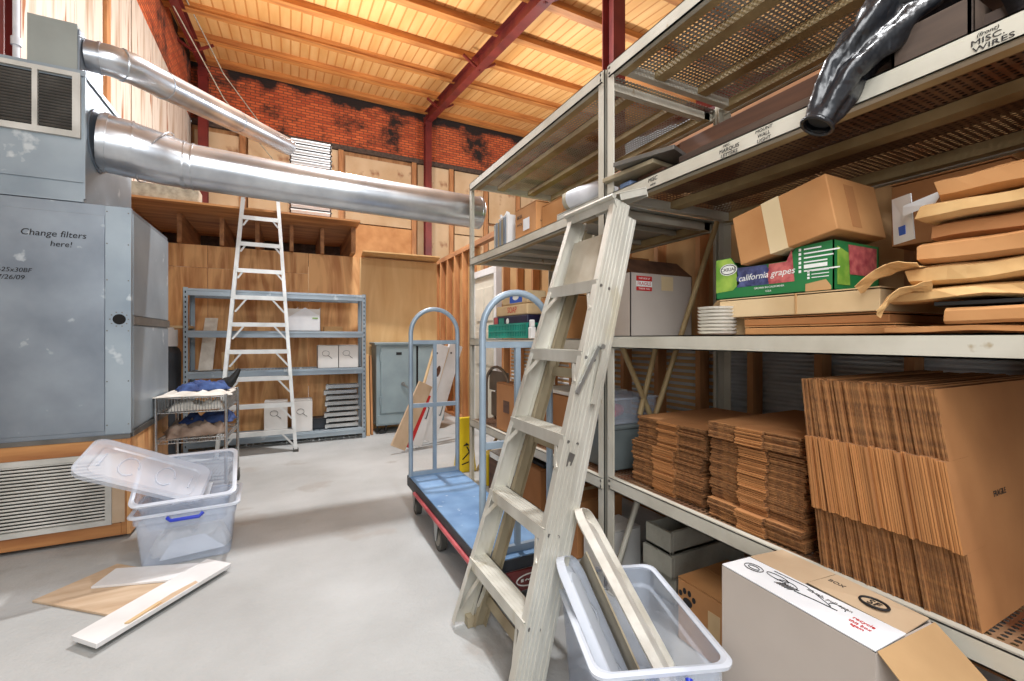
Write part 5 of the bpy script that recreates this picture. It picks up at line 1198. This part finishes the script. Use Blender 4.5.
# on the floor under the left rack
t = carton('brown_carton', 'brown carton on the floor under the back rack, beside the front ladder', (1.62, 2.32, .004), (1.98, 2.66, .37), 'card', tape=.05)
t = carton('brown_carton', 'brown carton on the floor under the back rack, next to the far handle', (1.62, 2.78, .004), (2.0, 3.2, .44), 'card')
t = carton('dark_crate', 'dark brown box on the floor under the far end of the back rack', (1.66, 3.3, .004), (2.1, 3.8, .32), 'brown_wood')
tag(MB().box((1.66, 2.8, .442), (2.0, 3.2, .47)).build('serving_tray', 'black', bevel=.006, org=(1.8, 3, .44)), 'flat black tray on the carton under the back rack', 'tray')
tag(MB().box((1.62, 3.36, .322), (1.92, 3.7, .38)).build('silver_tray', 'chrome', bevel=.006, org=(1.8, 3.5, .32)), 'silver tray on the dark box under the back rack', 'tray')
m = MB()
tag(MB().box((1.66, 3.84, .004), (1.9, 4.0, .30)).build('yellow_case', 'yellow', bevel=.008, org=(1.75, 3.9, 0)), 'small yellow case on the floor behind the left rack post', 'case')
t = carton('white_carton', 'white carton low on the floor just behind the twin rack posts', (1.64, 2.08, .004), (1.92, 2.28, .25), 'card_white')

# ================================================================== UNDER THE FRONT RACK
def shallow_box(lab, a, b, top=False, rz=0):
    m = MB(); th = .02
    m.box(a, (b[0], b[1], a[2]+th)); m.box(a, (a[0]+th, b[1], b[2])); m.box((b[0]-th, a[1], a[2]), b); m.box((a[0]+th, a[1], a[2]), (b[0]-th, a[1]+th, b[2])); m.box((a[0]+th, b[1]-th, a[2]), (b[0]-th, b[1], b[2]))
    R = RZ(((a[0]+b[0])/2, (a[1]+b[1])/2, 0), rz) @ Matrix.Translation((-(a[0]+b[0])/2, -(a[1]+b[1])/2, 0)); m.v = [R @ p for p in m.v]
    return tag(m.build('planter_tray', 'grey_block', bevel=.004, org=a), lab, 'tray', 'grey trays under the front rack')
shallow_box('topmost grey stone-like tray of three stacked under the front rack, open and empty', (1.74, 1.67, .285), (2.30, 1.845, .40))
shallow_box('middle grey stone-like tray of three stacked under the front rack', (1.73, 1.66, .165), (2.31, 1.86, .283), rz=.02)
shallow_box('lowest grey stone-like tray of three stacked on the floor under the rack', (1.79, 1.68, .003), (2.30, 1.84, .163))
t = carton('paw_carton', 'brown carton printed with a black paw under the front rack', (1.62, 1.06, .004), (1.96, 1.507, .29), 'card_orange')
m = MB(); e = 1.6185
def blob(y, z, ry, rz_): m.poly([(e, y+ry*math.cos(q*PI/7), z+rz_*math.sin(q*PI/7)) for q in range(14)], .001, (-1, 0, 0))
blob(1.450, .195, .026, .02); blob(1.490, .222, .010, .013); blob(1.467, .24, .010, .014); blob(1.440, .24, .010, .014); blob(1.415, .222, .010, .013); m.build('print', 'ink', t)
m = MB(); m.box((e, 1.28, .10), (1.62, 1.34, .22)); m.build('label', 'card_tan', t)
# large clear bin with lids and a panel standing in it
cB = (1.11, 1.265, 0); ang = math.radians(-20)
MBn = RZ(cB, ang)
t = bin_shell('storage_bin', 'large open clear bin at the foot of the front ladder, holding lids and a panel', (1.11, 1.265, 0), .40, .57, .40, MBn @ Matrix.Translation((0, 0, .004)))
m = MB(); m.tube([MBn @ Vector(p) for p in ((-.05, -.305, .375), (-.04, -.325, .36), (.06, -.325, .36), (.07, -.305, .375))], .012, n=8); m.build('handle', 'blue_handle', t)
def standing_lid(lab, base, topd, side, Lh, Wh, mm='clear_rim'):
    u = Vector(topd).normalized(); v = Vector(side); v = (v-u*v.dot(u)).normalized(); n_ = u.cross(v)
    R = Matrix((u, v, n_)).transposed().to_4x4(); R.translation = Vector(base)+u*Lh
    t = thing('bin_lid', lab, 'lid', base); lid_mesh(R, t, Lh, Wh, mm)
standing_lid('frosted bin lid standing on its end in the large clear bin, reaching highest', (1.205, 1.05, .09), (-.125, .54, .63), (.76, .64, -.42), .385, .12, 'foam_white')
standing_lid('clear bin lid standing in the large clear bin nearest the ladder rail', (1.02, 1.08, .06), (-.04, .43, .46), (.78, .66, -.34), .31, .11, 'clear_rim')
pa, pb = Vector((1.13, 1.10, .03)), Vector((1.075, 1.50, .50)); uu = (pb-pa).normalized(); vv = Vector((.62, .78, -.45)); vv = (vv-uu*vv.dot(uu)).normalized(); nn_ = uu.cross(vv)
tp_ = thing('grey_panel', 'grey-brown panel with a dark edge standing between the two bin lids', 'panel', pa)
MB().sweep(pa, pb, [(-.13, -.003), (.13, -.003), (.13, .003), (-.13, .003)], (vv+nn_*.22).normalized(), nn_).build('panel', 'alu_dull', tp_)
v2 = (vv+nn_*.22).normalized()
MB().sweep(pa+v2*.133, pb+v2*.133, [(-.003, -.005), (.004, -.005), (.004, .005), (-.003, .005)], v2, nn_).build('edge', 'black', tp_)

# white shipping box in the foreground
t = thing('shipping_box', 'large white and brown shipping box with partly open top flaps in front', 'box', (1.4, .78, 0))
A0, B0, C0, D0 = Vector((1.277, 1.002, .65)), Vector((1.25, .56, .65)), Vector((1.521, .55, .65)), Vector((1.553, .975, .65))
def wall(p, q, name, mm, th=.006):
    nrm = (q-p).cross(Vector((0, 0, 1))).normalized()*th
    MB().poly([(p.x, p.y, .003), (q.x, q.y, .003), (q.x, q.y, .65), (p.x, p.y, .65)], 1, nrm).build(name, mm, t)
def wl_(p, q, mm):
    d = (q-p).cross(Vector((0, 0, 1))).normalized(); m = MB(); m.poly([(p.x, p.y, .003), (q.x, q.y, .003), (q.x, q.y, .648), (p.x, p.y, .648)], -.006, d); m.build('side', mm, t)
wl_(A0, B0, 'card_grey'); wl_(B0, C0, 'card_grey'); wl_(C0, D0, 'card_grey'); wl_(D0, A0, 'card_grey')
m = MB(); m.poly([(p.x, p.y, .003) for p in (A0, B0, C0, D0)], .006, (0, 0, 1)); m.build('bottom', 'card', t)
def flap(name, pts, mm, th=.004, lab=None): 
    o = MB().poly(pts, th, (0, 0, 1)).build(name, mm, t, bevel=.001)
    if lab: o['label'] = lab
    return o
L_ = lambda p, q, f: p.lerp(q, f)
mid0, mid1 = L_(A0, D0, .52), L_(B0, C0, .52)
flap('flap', [A0, B0, L_(B0, C0, .50)+Vector((0, 0, .004)), L_(A0, D0, .44)+Vector((0, 0, .002))], 'paper_white')
hb, ha = L_(C0, D0, .55), L_(B0, A0, .55)
flap('flap', [L_(A0, D0, .455)+Vector((0, 0, .003)), L_(L_(A0, D0, .455), L_(B0, C0, .455), .42)+Vector((0, 0, .003)), L_(D0, C0, .42)+Vector((0, 0, .002)), D0], 'card_dull')
flap('flap', [L_(L_(A0, D0, .50), L_(B0, C0, .50), .43)+Vector((0, 0, .006)), L_(L_(A0, D0, .60), L_(B0, C0, .60), .97)+Vector((0, 0, -.012)), C0+Vector((0, .01, .001)), L_(D0, C0, .43)+Vector((0, 0, .003))], 'card_dull')
flap('flap', [B0+Vector((.005, -.002, -.002)), C0+Vector((0, -.002, -.002)), C0+Vector((.01, -.15, -.14)), B0+Vector((.02, -.15, -.15))], 'card_flap')
m = MB(); random.seed(5)
u_, v_ = (B0-A0).normalized(), (D0-A0).normalized()
def onbox(a, b, dz=.0075): return A0+u_*a+v_*b+Vector((0, 0, dz))
def loop(a, b, ra, rb, r=.0012, n=18, k0=0, k1=18): m.tube([onbox(a+ra*math.cos(2*PI*k/n), b+rb*math.sin(2*PI*k/n)) for k in range(k0, k1+1)], r, n=4)
loop(.06, .07, .03, .02); loop(.06, .07, .018, .01); loop(.13, .085, .035, .012); loop(.17, .07, .03, .02, k1=9); loop(.30, .09, .02, .014, k1=12)
for k in range(6): m.tube([onbox(.145+k*.008, .05), onbox(.165+k*.008, .075)], .001, n=4)
m.tube([onbox(.10, .11), onbox(.2, .115), onbox(.29, .08)], .0012, n=4); m.tube([onbox(.2, .06), onbox(.26, .07), onbox(.31, .075)], .0014, n=4)
m.build('print', 'ink', t)
text('lettering', 'lift tab, pull open', (onbox(.27, .105)), u_, v_, .018, 'galv_dark', t)
text('lettering', 'recycle', (onbox(.37, .085)), u_, v_, .018, 'red', t); text('lettering', 'this box', (onbox(.372, .065)), u_, v_, .016, 'red', t); text('lettering', 'again', (onbox(.374, .05)), u_, v_, .016, 'red', t)
m = MB(); c = onbox(.325, .205, .0085)
m.tube([c+u_*.034*math.cos(k*PI/12)+v_*.024*math.sin(k*PI/12) for k in range(25)], .0035, n=6, caps=False); m.build('logo', 'ink', t)
text('lettering', 'SF', c, u_, v_, .034, 'ink', t); text('lettering', 'BOX', onbox(.22, .215, .0085), u_, v_, .022, 'ink', t)

for o in bpy.data.objects:
    for k_ in ('_o', 'M'):
        if k_ in o.keys(): del o[k_]
